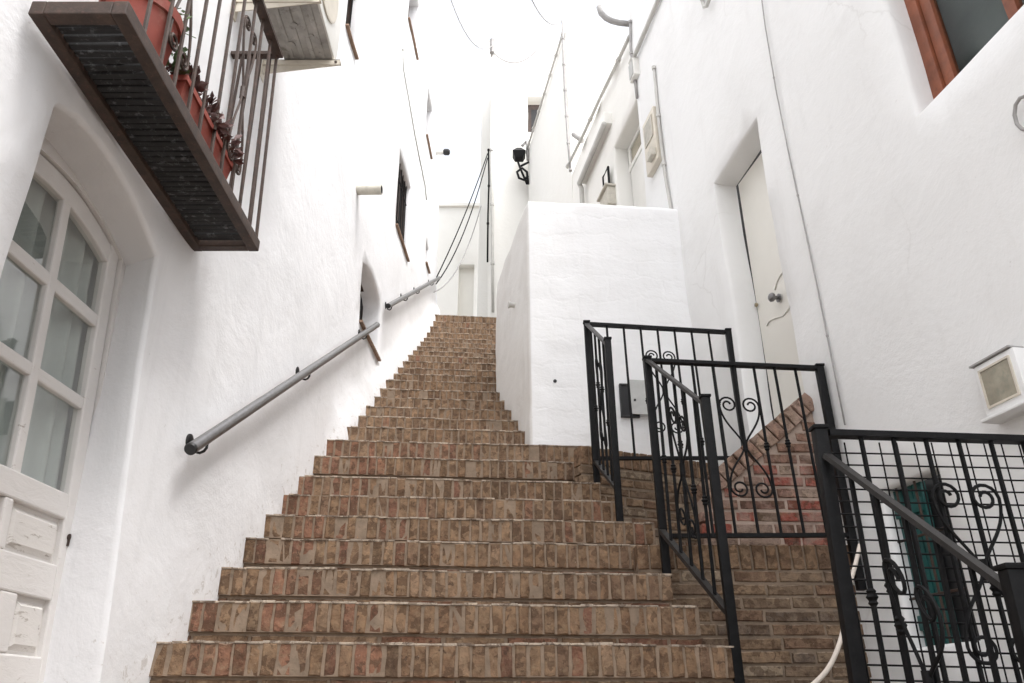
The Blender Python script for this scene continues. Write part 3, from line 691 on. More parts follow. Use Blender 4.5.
# ------------------------------------------------------------------ drain spouts, floodlight, cables on the left wall
def spout(px, px2, r, label, dark=True):
    p0 = on_left(*px); d = V((1, -.05, -.02)); L_ = (at_y(*px2, p0.y) - p0).x
    o = thing('drain_spout', label, 'drain spout', p0, 'drain spouts on the left house')
    t_ = MB(); n = 16; p1 = p0 + d * L_; A = [p0 - d * .03, p1]; t_.tube(A, r, n, caps=False)
    ax = d.normalized(); a_ = ax.orthogonal().normalized(); b_ = ax.cross(a_)
    ro = [p1 + (a_ * math.cos(k * math.pi / 8) + b_ * math.sin(k * math.pi / 8)) * r for k in range(n)]; ri = [p1 + (q - p1) * .8 for q in ro]; rb = [q - d * .12 for q in ri]
    t_.add(ro + ri, [(k, (k + 1) % n, n + (k + 1) % n, n + k) for k in range(n)]); t_.build('pipe', 'pipe', o, smooth=True, auto=40)
    q_ = MB(); q_.add(ri + rb, [(k, (k + 1) % n, n + (k + 1) % n, n + k) for k in range(n)] + [tuple(range(n, 2 * n))]); q_.build('pipe_bore', 'dark', o, smooth=True, auto=40)
spout((357, 190), (382, 189.5), .041, 'beige cement drain spout sticking out of the left wall above the arched window')
fl = thing('floodlight', 'small white wall floodlight with black head at the far corner of the left house', 'floodlight', on_left(436, 152))
p0 = on_left(436, 152); f_ = MB(); f_.tube([p0 - LN * .03, p0 + V((.11, 0, 0))], .04, 10); f_.build('arm', 'whitemetal', fl, smooth=True, auto=40)
f_ = MB(); f_.lathe(p0 + V((.11, 0, 0)), V((1, -.1, -.1)), [(.03, 0), (.05, .02), (.05, .08), (.03, .10)], 12); f_.build('lamp_head', 'steelcap', fl, smooth=True, auto=40)
def cable(name, pts, r, m, label, cat='cable', clips=0, group=None, n=6):
    o = thing(name, label, cat, pts[0], group); t_ = MB(); t_.tube(pts, r, n); t_.build('strand', m, o, smooth=True)
    if clips:
        s_ = 0; k_ = 0
        for i in range(len(pts) - 1):
            a_, b_ = pts[i], pts[i + 1]; l_ = (b_ - a_).length
            while k_ * clips < s_ + l_:
                q_ = a_.lerp(b_, (k_ * clips - s_) / l_); t = (b_ - a_).normalized(); c_ = MB(); c_.tube([q_ - t * r * 1.1, q_ + t * r * 1.1], r * 1.5, 8); c_.build('clip', m, o, smooth=True, auto=40); k_ += 1
            s_ += l_
    return o
def pl_left(pxs, off=.012): return [on_left(x, y, off) for x, y in pxs]
def pl_right(pxs, off=.015): return [on_right(x, y, -off) for x, y in pxs]
cable('wall_cable', pl_left([(403, 50), (403.5, 69), (409, 100), (415, 135), (421, 165), (425, 185), (426.5, 200)]), .008, 'whitecable', 'thin grey cable clipped down the far upper part of the left wall', clips=1.2)

# ------------------------------------------------------------------ handrails on the left wall
def handrail(pa, pb, brackets, r, label):
    off = .06; A, B = on_left(*pa, off), on_left(*pb, off); d = (B - A).normalized()
    o = thing('handrail', label, 'handrail', A, 'tubular handrails along the left wall')
    t_ = MB(); t_.tube([A + d * .004, A.lerp(B, .5), B], r, 20, caps=False); t_.build('rail', 'steel', o, smooth=True)
    for q, s in ((A, -1), (B, 1)):
        c_ = MB(); c_.lathe(q - d * s * .012, d * s, [(r * .99, 0), (r * 1.03, .002), (r * 1.03, .014), (r * .9, .018)], 20); c_.build('end_cap', 'steelcap', o, smooth=True, auto=40)
    for x, y in brackets:
        w_ = on_left(x, y, off); t = max(.03, min(.97, (w_ - A).dot(d) / (B - A).length)); q = A.lerp(B, t); wall = PL(q.y, q.z - .055); m_ = MB()
        wx = wall.x; e_ = d * .035
        pts = [q + e_ - V((0, 0, r * .8)), q + e_ - V((0, 0, r + .022)), q + e_ * .8 + V((-.006, 0, -r - .034)), q + e_ * .3 + V((-.015, 0, -r - .036)), V((wx + .022, q.y, q.z - r - .028)), V((wx + .016, q.y, q.z - .018)), V((wx + .002, q.y, q.z - .014))]
        m_.tube(pts, .006, 8); m_.lathe(V((wx - .004, q.y, q.z - .012)), (1, 0, 0), [(.034, 0), (.034, .008), (.025, .011)], 16)
        m_.box(q + d * .013 + V((-.010, 0, -r - .003)), d * .044, V((.02, 0, 0)), V((0, 0, .004))); m_.build('bracket', 'steelcap', o, smooth=True, auto=35)
handrail((190.5, 449), (377, 325), [(205, 440), (308.5, 371), (366, 333)], .024, 'long steel handrail sloping up the left wall beside the lower steps')
handrail((388, 306), (439, 278), [(391, 304), (407, 295), (419, 289), (433, 281)], .024, 'farther steel handrail high on the left wall beside the upper steps')

# ------------------------------------------------------------------ right house
right = thing('white_house', 'white house on the right with recessed white door, brown window and green basement window', 'house', (1.9, 3, -.3))
def PR(Y, Z):
    p = V((rw_x(Y, Z), Y, Z)); return p + RN * (.011 * noise.noise(V((Y * 1.4, Z * 1.4, 21))) + .005 * noise.noise(V((Y * 4.2, Z * 4.2, 5))) + .014 * smoothstep(0, .5, noise.noise(V((Y * .7, Z * .5, 44)))))
y_end = on_right(634, 65).y
dl, dr = on_right(715, 183), on_right(757, 116)
door_r = rect(dr.y, 1.47, dl.y, (dl.z + dr.z) / 2); door_r = [door_r[0], (dr.y, dr.z), (dl.y, dl.z), door_r[3]]
wc = on_right(916, 118); bw = rect(wc.y - .95, wc.z, wc.y, wc.z + 1.15)
gt, gb = on_right(879, 489), on_right(926, 650); g2 = on_right(930, 468)
g2.y -= .05
gw = rect(g2.y, gb.z, gt.y, gt.z)
wr = wall_mesh(PR, -RN, [(-3.0, -1.0), (y_end, -1.0), (y_end, 7.6), (-3.0, 7.6)], [(door_r, .17), (bw, .13), (gw, .07)], .13)
e = [PR(y_end, -1 + k * .2) for k in range(44)]; wr.add(e + [q - RN * 2.5 for q in e], [(i, i + 1, 44 + i + 1, 44 + i) for i in range(43)])
wr.build('wall', 'right', right, smooth=True, auto=50, merge=.0005)
rb = MB(); q = [PR(-3, 7.59) - RN * .05, PR(y_end, 7.59) - RN * .05]; rb.prism([q[0], q[1], q[1] - RN * 2.6, q[0] - RN * 2.6], V((0, 0, .12))); rb.build('roof', 'redpaint', right)
def rp(Y, Z, o): return V((rw_x(Y, Z), Y, Z)) + RN * o
def rbox(mb, y0, z0, y1, z1, o0, o1, ch=0):
    a_ = rp(y0, z0, o0); 
    (mb.cbox(a_, rp(y1, z0, o0) - a_, V((0, 0, z1 - z0)), RN * (o1 - o0), ch) if ch else mb.box(a_, rp(y1, z0, o0) - a_, V((0, 0, z1 - z0)), RN * (o1 - o0)))
# --- white door
yd0, yd1, zd = dr.y, dl.y, (dl.z + dr.z) / 2
d_ = MB(); rbox(d_, yd0 + .02, 1.49, yd1 - .026, zd - .03, -.215, -.165, .004); do = d_.build('door', 'doorw', right, smooth=True, auto=35)
do['label'] = 'plain white door with round knob and curved moulding'
f_ = MB(); rbox(f_, yd0 - .1, 1.40, yd1 + .1, zd + .1, -.25, -.22); f_.build('door_gap', 'dark', do)
m_ = MB(); kb = on_right(779, 298, .155); m_.lathe(kb, RN, [(.028, 0), (.028, .006), (.012, .01), (.012, .032), (.026, .038), (.03, .052), (.022, .064), (.006, .067)], 18); m_.build('knob', 'steel', do, smooth=True, auto=50)
m_ = MB(); kb2 = on_right(757, 305, .16); m_.lathe(kb2, RN, [(.014, 0), (.014, .012), (.005, .014)], 12); m_.build('lock', 'brass', do, smooth=True, auto=40)
m_ = MB(); m_.tube([on_right(x, y, .163) for x, y in [(786, 270), (781, 274), (777, 281), (775, 290)]], .0042, 6); m_.tube([on_right(x, y, .163) for x, y in [(790, 296), (789, 308), (783, 316), (775, 318), (769, 321), (767, 326)]], .0042, 6); m_.build('moulding', 'doorw', do, smooth=True)
# --- brown window
wf = MB(); y0, y1, z0, z1 = wc.y - .95, wc.y, wc.z, wc.z + 1.15
for a_, b_, c_, e_ in ((y1 - .075, z0, y1 + .01, z1), (y0 - .01, z0, y0 + .075, z1), (y0 + .075, z0, y1 - .075, z0 + .07), (y0 + .075, z1 - .07, y1 - .075, z1)): rbox(wf, a_, b_, c_, e_, -.16, -.11, .006)
wo = wf.build('window', 'wood', right, smooth=True, auto=35); wo['label'] = 'brown wooden window in a deep white reveal'
ws = MB()
for a_, b_, c_, e_ in ((y1 - .135, z0 + .07, y1 - .078, z1 - .07), (y0 + .078, z0 + .07, y0 + .135, z1 - .07), (y0 + .135, z0 + .072, y1 - .135, z0 + .125), (y0 + .135, z1 - .12, y1 - .135, z1 - .072), (y0 + .45, z0 + .125, y0 + .50, z1 - .12)): rbox(ws, a_, b_, c_, e_, -.165, -.125, .005)
ws.build('sash', 'wood', wo, smooth=True, auto=35)
gl = MB(); gl.add([rp(y0 + .07, z0 + .07, -.148), rp(y1 - .07, z0 + .07, -.148), rp(y1 - .07, z1 - .07, -.148), rp(y0 + .07, z1 - .07, -.148)], [(0, 1, 2, 3)]); gl.build('pane', 'glass', wo)
gl = MB(); rbox(gl, y0 - .5, z0 - .3, y1 + .5, z1 + .5, -.30, -.28); gl.build('pane_backing', 'greybacking', wo)  # added sheet behind the glass, coloured like the grey reflection
# --- green basement window with shutter boards and a little iron grille
y0, y1, z0, z1 = g2.y, gt.y, gb.z, gt.z
gs = MB(); n = 3; ym = y0 + (y1 - y0) * .50
for k in range(n): rbox(gs, ym + (y1 - ym) * k / n + .003, z0, ym + (y1 - ym) * (k + 1) / n - .003, z1, -.085, -.06, .004)
for zz in (z0 + .08, z1 - .14): rbox(gs, ym + .01, zz, y1 - .01, zz + .06, -.063, -.045, .004)
go = gs.build('window', 'green', right, smooth=True, auto=35); go['label'] = 'small green basement shutter behind a rusty grille'
gd = MB(); rbox(gd, y0 - .03, z0 - .03, y1 + .03, z1 + .03, -.13, -.11); gd.build('opening', 'dark', go)
gg = MB()
for k in range(3): yk = y0 + (y1 - y0) * (k + .6) / 3.2; gg.tube([rp(yk, z0, -.03), rp(yk, z1, -.03)], .006, 6)
for zz in (.3, .65): gg.tube([rp(y0, z0 + (z1 - z0) * zz, -.03), rp(y1, z0 + (z1 - z0) * zz, -.03)], .006, 6)
gg.build('grille', 'rust', go)

# --- meter cabinet, cables, hook lamp on the right wall
mc0, mc1, mcb = on_right(971, 369, -.06), on_right(1005, 347, -.06), on_right(986, 423, -.08)
mc = thing('meter_cabinet', 'white plastered meter cabinet with beige glass front on the right wall', 'cabinet', mcb)
out = .06
y1_, y0_, z1_, z0_ = mc0.y, mc1.y - .02, mc0.z, mcb.z + .02
m_ = MB(); rbox(m_, y0_, z0_, y1_, z1_, -.02, out, .01); m_.build('body', 'right', mc, smooth=True, auto=35)
m_ = MB(); rbox(m_, y0_ - .01, z0_ - .014, y1_ + .012, z0_ - .001, -.02, out + .02, .004); m_.build('ledge', 'right', mc, smooth=True, auto=35)
m_ = MB(); rbox(m_, y0_ + .01, z1_ + .001, y1_ + .01, z1_ + .008, -.01, out + .008); m_.build('capping', 'cable', mc)
fy0, fy1 = y0_ + .022, y1_ - .022
m_ = MB(); fz0, fz1 = z0_ + .03, z1_ - .025
for a_, b_, c_, e_ in ((fy0, fz0, fy0 + .008, fz1), (fy1 - .008, fz0, fy1, fz1), (fy0 + .008, fz0, fy1 - .008, fz0 + .008), (fy0 + .008, fz1 - .008, fy1 - .008, fz1)): rbox(m_, a_, b_, c_, e_, out - .002, out + .006)
m_.build('frame', 'beige', mc); m_ = MB(); rbox(m_, fy0 + .007, fz0 + .007, fy1 - .007, fz1 - .007, out - .001, out + .002); m_.build('pane', 'pane', mc)
cable('wall_cable', pl_right([(758, -30), (765, 25), (776, 90), (788, 150), (803, 220), (818, 290), (832, 360), (845, 425)], .019), .0045, 'cable', 'thin vertical cable down the right wall beside the white door', clips=.9)
cable('wall_conduit', pl_right([(654, 68), (659, 125), (665, 175), (672, 215), (676, 260), (680, 300), (683, 330)], .02), .014, 'whitecable', 'white conduit with clips where the block meets the right wall', 'conduit', clips=.55)
hk = thing('wall_hook', 'curved rusty iron hook at the right edge of the right wall', 'hook', on_right(1020, 115))
m_ = MB(); m_.tube(pl_right([(1026, 96), (1020, 98), (1015.5, 105), (1014.5, 115), (1017, 124), (1022, 129), (1027, 130)], .03), .007, 8); m_.tube([on_right(1026, 96, .02), on_right(1026, 96, -.03)], .009, 8); m_.build('hook', 'cable', hk, smooth=True)
bx = thing('wall_bracket', 'small curved grey bracket at the top of the right wall', 'bracket', on_right(706, 3))
m_ = MB(); m_.tube(pl_right([(701, -8), (702, 0), (704, 7), (707, 6), (709, 0), (711, -6)], .05), .014, 8); m_.tube([on_right(702, 0, .03), on_right(702, 0, -.06)], .014, 8); m_.build('bracket_arm', 'whitecable', bx, smooth=True)

# ------------------------------------------------------------------ house with the terrace door (beyond), and the ones behind it
terr = thing('white_house', 'white terrace house behind the white block with a deep doorway and low roof edge', 'house', (1.0, 7, 3))
pa, pb = on_right(569, 166), on_right(632, 30); ztop = (pa.z + pb.z) / 2; y_t1 = pa.y
ul, ur = on_right(611, 147), on_right(636.5, 97)
ud = [(ur.y + .02, 3.8), (ur.y + .02, ul.z - .0), (ul.y, ul.z), (ul.y, 3.8)]
def PT(Y, Z): return V((rw_x(Y, Z) + .03, Y, Z)) + RN * (.010 * noise.noise(V((Y * 1.3, Z * 1.3, 61))))
wt = wall_mesh(PT, -RN, [(y_end - .05, 1.5), (y_t1, 1.5), (y_t1, ztop), (y_end - .05, ztop)], [(ud, .18)], .2)
e = [PT(y_t1, 1.5 + k * (ztop - 1.5) / 20) for k in range(21)]; wt.add(e + [q - RN * 2.5 for q in e], [(i, i + 1, 21 + i + 1, 21 + i) for i in range(20)])
e0 = [PT(y_end - .05 + (y_t1 - y_end + .05) * k / 20, ztop) for k in range(21)]; wt.add(e0 + [q - RN * 2.5 for q in e0], [(i, i + 1, 21 + i + 1, 21 + i) for i in range(20)])
wt.build('wall', 'cream', terr, smooth=True, auto=50, merge=.0005)
def tp(Y, Z, o): return V((rw_x(Y, Z) + .03, Y, Z)) + RN * o
def tbox(mb, y0, z0, y1, z1, o0, o1, ch=.0):
    a_ = tp(y0, z0, o0); args = (a_, tp(y1, z0, o0) - a_, V((0, 0, z1 - z0)), RN * (o1 - o0))
    mb.cbox(*args, ch) if ch else mb.box(*args)
m_ = MB(); yA, yB, zU = ud[0][0], ud[2][0], ul.z
tbox(m_, yA + .02, 3.8, yB - .03, zU - .33, -.2, -.16, .006); to = m_.build('door', 'whitemetal', terr, smooth=True, auto=35)
m_ = MB(); tbox(m_, yA - .05, 3.7, yB + .05, zU + .05, -.26, -.215); m_.build('door_gap', 'dark', to)
m_ = MB(); tbox(m_, yA + .05, zU - .27, yB - .08, zU - .07, -.19, -.165, .004); m_.build('transom', 'pane', to)
m_ = MB(); 
for q_ in ((yA, zU - .33, yB, zU - .275), (yA, zU - .068, yB, zU - .02), (yB - .078, zU - .275, yB - .03, zU - .068)): tbox(m_, *q_, -.205, -.15, .004)
m_.build('door_frame', 'whitemetal', to, smooth=True, auto=35)
# pipe along the roof edge, curved spout, cables
rb_px = [(568, 166), (585, 131), (600, 98), (616, 65), (629.5, 36)]
cable('roof_pipe', [on_right(x, y, -.03) for x, y in rb_px], .020, 'whitecable', 'grey pipe running along the roof edge of the terrace house', 'pipe', clips=1.1, n=10)
hkx = thing('drain_spout', 'curved grey gutter spout rising from the end of the roof edge', 'drain spout', on_right(628, 24))
yy0 = on_right(629, 26).y; m_ = MB(); m_.tube([at_y(x, y, yy0) for x, y in [(599, 7), (601, 13), (606, 18), (612, 21), (620, 23), (630, 24)]], .032, 10); m_.build('pipe', 'cable', hkx, smooth=True)
cable('wall_cable', [on_right(x, y, -.02) for x, y in [(630, 22), (631, 50), (632.5, 64), (635, 80), (637, 98)]], .014, 'cable', 'short bundled cable dropping from the roof spout to the terrace doorway', clips=.4)
cable('roof_pipe', [on_right(x, y, -.04) for x, y in [(632, 62), (640, 43), (648, 24), (656, 5), (662, -10)]], .022, 'whitecable', 'grey pipe along the upper right wall above the terrace doorway', 'pipe', clips=.8, n=10)
jb = thing('junction_box', 'small white junction box beside the top of the terrace doorway', 'box', on_right(637, 68))
m_ = MB(); q_ = on_right(637, 70); rbox(m_, q_.y - .07, q_.z - .12, q_.y + .07, q_.z + .1, -.01, .06, .01); m_.build('body', 'whitemetal', jb, smooth=True, auto=35)
m_ = MB(); rbox(m_, q_.y - .05, q_.z - .1, q_.y + .05, q_.z + .08, .061, .068); m_.build('lid', 'greymetal', jb)
# gutter with its downpipe
gut = thing('rain_gutter', 'white sloping gutter with a downpipe on the terrace house wall', 'gutter', on_right(600, 130))
gA, gB = on_right(581, 175, -.02), on_right(607, 114, -.02); m_ = MB(); gz = (gA.z + gB.z) / 2
m_.cbox(tp(gB.y, gz - .14, -.01), tp(gA.y, gz - .14, -.01) - tp(gB.y, gz - .14, -.01), V((0, 0, .16)), RN * .10, .01); m_.build('trough', 'cream', gut, smooth=True, auto=35)
m_ = MB(); m_.tube([tp(gB.y, gz - .155, .09), tp(gA.y - .03, gz - .16, .09), tp(gA.y - .02, gz - .22, .06), tp(gA.y - .02, 3.7, .05)], .03, 10); m_.build('downpipe', 'whitecable', gut, smooth=True)
# electric cabinet beside the terrace door
ec = thing('electric_cabinet', 'beige electric cabinet on the wall beside the terrace doorway', 'cabinet', on_right(648, 140))
q_, q2_ = on_right(647, 117, -.05), on_right(652, 168, -.05)
m_ = MB(); rbox(m_, q_.y - .14, q2_.z, q_.y + .14, q_.z, -.01, .05, .008); m_.build('body', 'beige', ec, smooth=True, auto=35)
m_ = MB(); rbox(m_, q_.y - .10, q_.z - .30, q_.y + .10, q_.z - .06, .051, .056); m_.build('glass_panel', 'pane', ec)
m_ = MB(); rbox(m_, q_.y - .12, q2_.z + .05, q_.y + .0, q2_.z + .13, .051, .10, .006); m_.build('lock_box', 'pipe', ec, smooth=True, auto=35)
# wall lantern and vent near the block's top
lan = thing('wall_lantern', 'small framed wall lantern beside the terrace doorway', 'lantern', on_right(608, 183))
q_ = on_right(608, 183); m_ = MB(); f0 = [(-.09, -.14), (.09, -.14), (.09, .14), (-.09, .14)]
pts = [tp(q_.y + a_, q_.z + b_, .05) for a_, b_ in f0]; m_.tube(pts + [pts[0], pts[1]], .014, 6); m_.tube([tp(q_.y, q_.z - .14, .05), tp(q_.y, q_.z - .14, -.02)], .014, 6); m_.build('frame', 'iron', lan)
m_ = MB(); tbox(m_, q_.y - .085, q_.z - .135, q_.y + .085, q_.z + .135, .035, .048); m_.build('pane', 'cream', lan)
vb = thing('wall_box', 'beige box just above the top edge of the white block', 'box', on_right(609, 199))
q_ = on_right(609, 199); m_ = MB(); tbox(m_, q_.y - .14, q_.z - .16, q_.y + .14, q_.z + .06, -.01, .09, .01); m_.build('body', 'pipe', vb, smooth=True, auto=35)
m_ = MB(); m_.prism([tp(q_.y - .16, q_.z + .062, -.01), tp(q_.y + .16, q_.z + .062, -.01), tp(q_.y + .16, q_.z + .062, .12), tp(q_.y - .16, q_.z + .062, .12)], V((0, 0, .02))); m_.build('lid', 'pipe', vb)

# tall house further up (its gable closes the view on the right)
h3 = thing('white_house', 'cream rendered house with a cable along its flat roof edge beyond the terrace house', 'house', (.5, 9.5, 4.5))
t0, t1 = on_right(561, 46), on_right(527, 149); z3 = (t0.z + t1.z) / 2
def P3(Y, Z): return V((rw_x(Y, Z) + .02, Y, Z)) + RN * .012 * noise.noise(V((Y, Z, 81)))
w3 = wall_mesh(P3, -RN, [(y_t1 - .02, 3), (t1.y, 3), (t1.y, z3), (y_t1 - .02, z3)], [], .35)
for yy_ in (y_t1 - .02, t1.y):
    e = [P3(yy_, 3 + k * (z3 - 3) / 12) for k in range(13)]; w3.add(e + [q - RN * 3 for q in e], [(i, i + 1, 13 + i + 1, 13 + i) for i in range(12)])
w3.build('wall', 'cream', h3, smooth=True, auto=50, merge=.0005)
m_ = MB(); e = [P3(y_t1 - .02, z3), P3(t1.y, z3)]; m_.prism([e[0], e[1], e[1] - RN * 3, e[0] - RN * 3], V((0, 0, .05))); m_.build('roof', 'cream', h3)
cable('roof_cable', [V((rw_x(Y, z3) - .02, Y, z3 - .02)) for Y in (y_t1, y_t1 + .8, y_t1 + 1.6, t1.y)], .018, 'whitecable', 'white cable with many clips along the roof edge of the cream house', clips=.42)
cable('wall_cable', [on_right(x, y, -.03) for x, y in [(570.5, 170), (568, 140), (565.5, 100), (563.5, 60), (562.5, 20)]], .016, 'cable', 'vertical grey cable between the terrace house and the cream house', clips=.5)
pe = at_y(562.5, 20, on_right(562.5, 20).y); pf = at_y(530, -4, 6.5)
cable('overhead_wire', [pe.lerp(pf, k / 8) - V((0, 0, .25 * (1 - (2 * k / 8 - 1) ** 2))) for k in range(9)], .008, 'cable', 'overhead wire leaving the top of the vertical cable towards the viewer')
sp = thing('drain_spout', 'small grey spout on the cream house wall', 'drain spout', on_right(572, 142)); q_ = on_right(570, 140)
m_ = MB(); m_.tube([q_ + V((.05, 0, .1)), q_ + V((.16, -.1, -.1)), ], .035, 10); m_.build('pipe', 'cable', sp, smooth=True)

# tall house at the top of the stairs
YB = 11.3
h4 = thing('white_house', 'tall cream house at the top of the stairs with a brown window', 'house', (.5, YB, 4.8))
bl, bt = at_y(492, 45, YB), at_y(530, 45, YB)
zt4 = at_y(510, 43, YB).z
wA, wB = at_y(527, 95, YB), at_y(546, 132, YB)
def P4(s, z): return V((s, YB + .02 * (s + .3), z)) + V((0, .014 * noise.noise(V((s, z, 91))), 0))
w4 = wall_mesh(P4, V((0, 1, 0)), [(bl.x, 4.4), (bl.x + 1.6, 4.4), (bl.x + 1.6, zt4), (bl.x, zt4)], [([(wA.x, wB.z), (wA.x, wA.z), (wB.x, wA.z), (wB.x, wB.z)], .15)], .35)
e = [P4(bl.x, 4.4 + k * (zt4 - 4.4) / 20) for k in range(21)]; w4.add(e + [q + V((.1, 3, 0)) for q in e], [(i, i + 1, 21 + i + 1, 21 + i) for i in range(20)])
w4.build('wall', 'cream', h4, smooth=True, auto=50, merge=.0005)
m_ = MB(); m_.box(V((bl.x + .01, YB + .03, zt4)), V((1.57, .03, 0)), V((0, 3, 0)), V((0, 0, .06))); m_.build('roof', 'cream', h4)
m_ = MB(); m_.cbox(V((wA.x, YB + .13, wB.z)), V((wB.x - wA.x, 0, 0)), V((0, .05, 0)), V((0, 0, wA.z - wB.z - .12)), .01); wo4 = m_.build('window', 'rust', h4)
m_ = MB(); m_.box(V((wA.x + .08, YB + .124, wB.z + .1)), V((wB.x - wA.x - .16, 0, 0)), V((0, .004, 0)), V((0, 0, wA.z - wB.z - .35))); m_.build('pane', 'dark', wo4)
# street lamp on a bracket
lp = at_y(527, 178, t1.y - .1)
lam = thing('street_lamp', 'black wall lantern on a curled iron bracket at the corner of the cream house', 'street lamp', lp)
def q4(x, y): return at_y(x, y, lp.y)
m_ = MB(); m_.tube([q4(528, 184), q4(527, 172), q4(522, 168), q4(517, 172), q4(519, 178), q4(524, 180), q4(528, 176)], .022, 8); m_.tube([q4(518, 162), q4(521, 170), q4(527, 184)], .02, 8); m_.tube([q4(521, 166), q4(529, 162)], .02, 8); m_.build('bracket', 'iron', lam, smooth=True)
m_ = MB(); c_ = q4(519, 155); s_ = .10
m_.add([c_ + V((x_ * s_ * k_, y_ * s_ * k_, z_)) for k_, z_ in ((.7, -.1), (1.15, .02), (.35, .14)) for x_, y_ in ((-1, -1), (1, -1), (1, 1), (-1, 1))], [(3, 2, 1, 0), (8, 9, 10, 11)] + [(4 * k_ + i, 4 * k_ + (i + 1) % 4, 4 * k_ + 4 + (i + 1) % 4, 4 * k_ + 4 + i) for k_ in (0, 1) for i in range(4)])
m_.build('lamp_head', 'iron', lam)
m_ = MB(); m_.tube([q4(522, 146), q4(527, 141), q4(528, 160)], .03, 8); m_.build('ballast', 'cable', lam, smooth=True)
# far facade, pilaster, door
h5 = thing('white_house', 'farthest pale house with a low doorway at the head of the stairs', 'house', (-.8, 15, 4.8))
YF = 15.0; fl_, fr_ = at_y(425, 250, YF).x, at_y(497, 250, YF).x; zf = at_y(470, 207, YF).z; dA, dB = at_y(459, 264, YF), at_y(473, 320, YF)
def P5(s, z): return V((s, YF, z)) + V((0, .012 * noise.noise(V((s, z, 95))), 0))
w5 = wall_mesh(P5, V((0, 1, 0)), [(fl_, 4.6), (fr_, 4.6), (fr_, zf), (fl_, zf)], [([(dA.x, 4.75), (dA.x, dA.z), (dB.x, dA.z), (dB.x, 4.75)], .2)], .3); w5.build('wall', 'cream', h5, smooth=True, auto=50, merge=.0005)
m_ = MB(); m_.box(V((fl_ - .1, YF - .06, zf)), V((fr_ - fl_ + .2, 0, 0)), V((0, 3, 0)), V((0, 0, .08))); m_.build('roof', 'cream', h5)
m_ = MB(); m_.cbox(V((dA.x - .02, YF + .17, 4.75)), V((dB.x - dA.x + .04, 0, 0)), V((0, .05, 0)), V((0, 0, dA.z - 4.75)), .01); m_.build('door', 'doorw', h5)
YQ = 12.6; x0, x1 = at_y(478.5, 250, YQ).x, at_y(499, 250, YQ).x; zq = at_y(485, 40, YQ).z
pw = MB(); pw.cbox(V((x0, YQ, 4.5)), V((x1 - x0, 0, 0)), V((0, 2, 0)), V((0, 0, zq - 4.5)), .02)
bmw = thing('white_wall', 'narrow white wall end left of the tall cream house', 'wall', (x0, YQ, 4.8)); pw.build('wall', 'cream', bmw, smooth=True, auto=35)
# cables at the top of the alley
def sag(a_, b_, s, n=12): return [a_.lerp(b_, k / n) - V((0, 0, s * (1 - (2 * k / n - 1) ** 2))) for k in range(n + 1)]
c1, c2 = on_left(436, 284, .03), at_y(487.5, 158, YB - .05)
cbl = thing('cable_bundle', 'sagging bundle of black cables crossing the alley at the top of the stairs', 'cables', c1)
for dz, s in ((0, .34), (.10, .12)):
    m_ = MB(); m_.tube(sag(c1 + V((0, 0, dz)), c2 + V((0, 0, dz)), s), .009, 6); m_.build('strand', 'blackcable', cbl, smooth=True)
cable('overhead_wire', sag(on_left(434, 292, .03), at_y(481, 206, YQ - .05), .4), .010, 'cable', 'thin pale wire hanging below the black cable bundle')
cable('downpipe', [at_y(x, y, YB - .06) for x, y in [(488.5, 150), (489, 180), (488, 215), (487.5, 262)]], .015, 'blackcable', 'dark vertical pipe on the corner of the tall cream house', 'pipe', clips=.8)
cable('downpipe', [at_y(x, y, YB - .07) for x, y in [(491.5, 150), (492, 200), (492.5, 260), (493, 312)]], .022, 'whitecable', 'white vertical pipe beside the dark one on the tall cream house', 'pipe', clips=1.2)
ib = thing('insulator', 'small iron cable anchor on the top corner of the tall cream house', 'anchor', at_y(492, 47, YB - .05)); m_ = MB(); m_.tube([at_y(492, 40, YB - .05), at_y(492, 53, YB - .05)], .05, 8); m_.tube([at_y(492, 53, YB - .05), at_y(492, 56, YB + .05)], .03, 8); m_.build('bracket', 'cable', ib)
cable('overhead_wire', sag(at_y(492.5, 52, YB - .06), at_y(546, 38, YB - .06), .45), .010, 'cable', 'loose wire drooping along the top of the tall cream house')
cable('overhead_wire', sag(at_y(492, 46, YB - .1), at_y(447, -12, 8.5), .5), .009, 'cable', 'wire running from the tall house corner out of view to the left')

# ------------------------------------------------------------------ white block between the stairs and the right house
blk = thing('white_block', 'big square whitewashed masonry block standing between the stairs and the right house', 'block', (.7, 5.7, 1.5))
nb = V((-KS, 1, 0)); db = 5.14 - KS * .13
fl0 = on_plane(527, 199, nb, db); flb = on_plane(531.5, 444, nb, db); fr0 = on_plane(690, 207, nb, db)
zt = fl0.z; far = at_y(497, 275, 6.45)
def bpoint(s, z):                                    # runs round the corner: s<0 side face, s>0 front face
    k = (zt - z) / (zt - 1.5)
    c_ = V((fl0.x + (flb.x - fl0.x) * k, fl0.y, z)); r_ = .035
    if s >= 0:
        p = c_ + XS * s; nrm = NS
    else:
        dd = V((far.x - c_.x, far.y - c_.y, 0)); dd.normalize(); p = c_ + dd * (-s); nrm = V((-dd.y, dd.x, 0))
    q = p + nrm * (.012 * noise.noise(V((s * 2, z * 2, 33))) + .007 * noise.noise(V((s * 5, z * 7, 13))))
    if abs(s) < .03: q += (V((1, .6, 0)).normalized()) * (.03 - abs(s)) * .35
    tpz = smoothstep(zt - .05, zt, z); q -= nrm * .03 * tpz * tpz
    return q
ls = (V((far.x, far.y)) - V((fl0.x, fl0.y))).length
ss = [-ls + ls * k / 30 for k in range(31)][:-1] + [-.03, -.015, 0, .015, .03] + [.08 + 1.5 * k / 34 for k in range(35)]
zz_ = [1.3 + (zt - 1.3 - .05) * k / 46 for k in range(47)] + [zt - .035, zt - .02, zt - .008, zt]
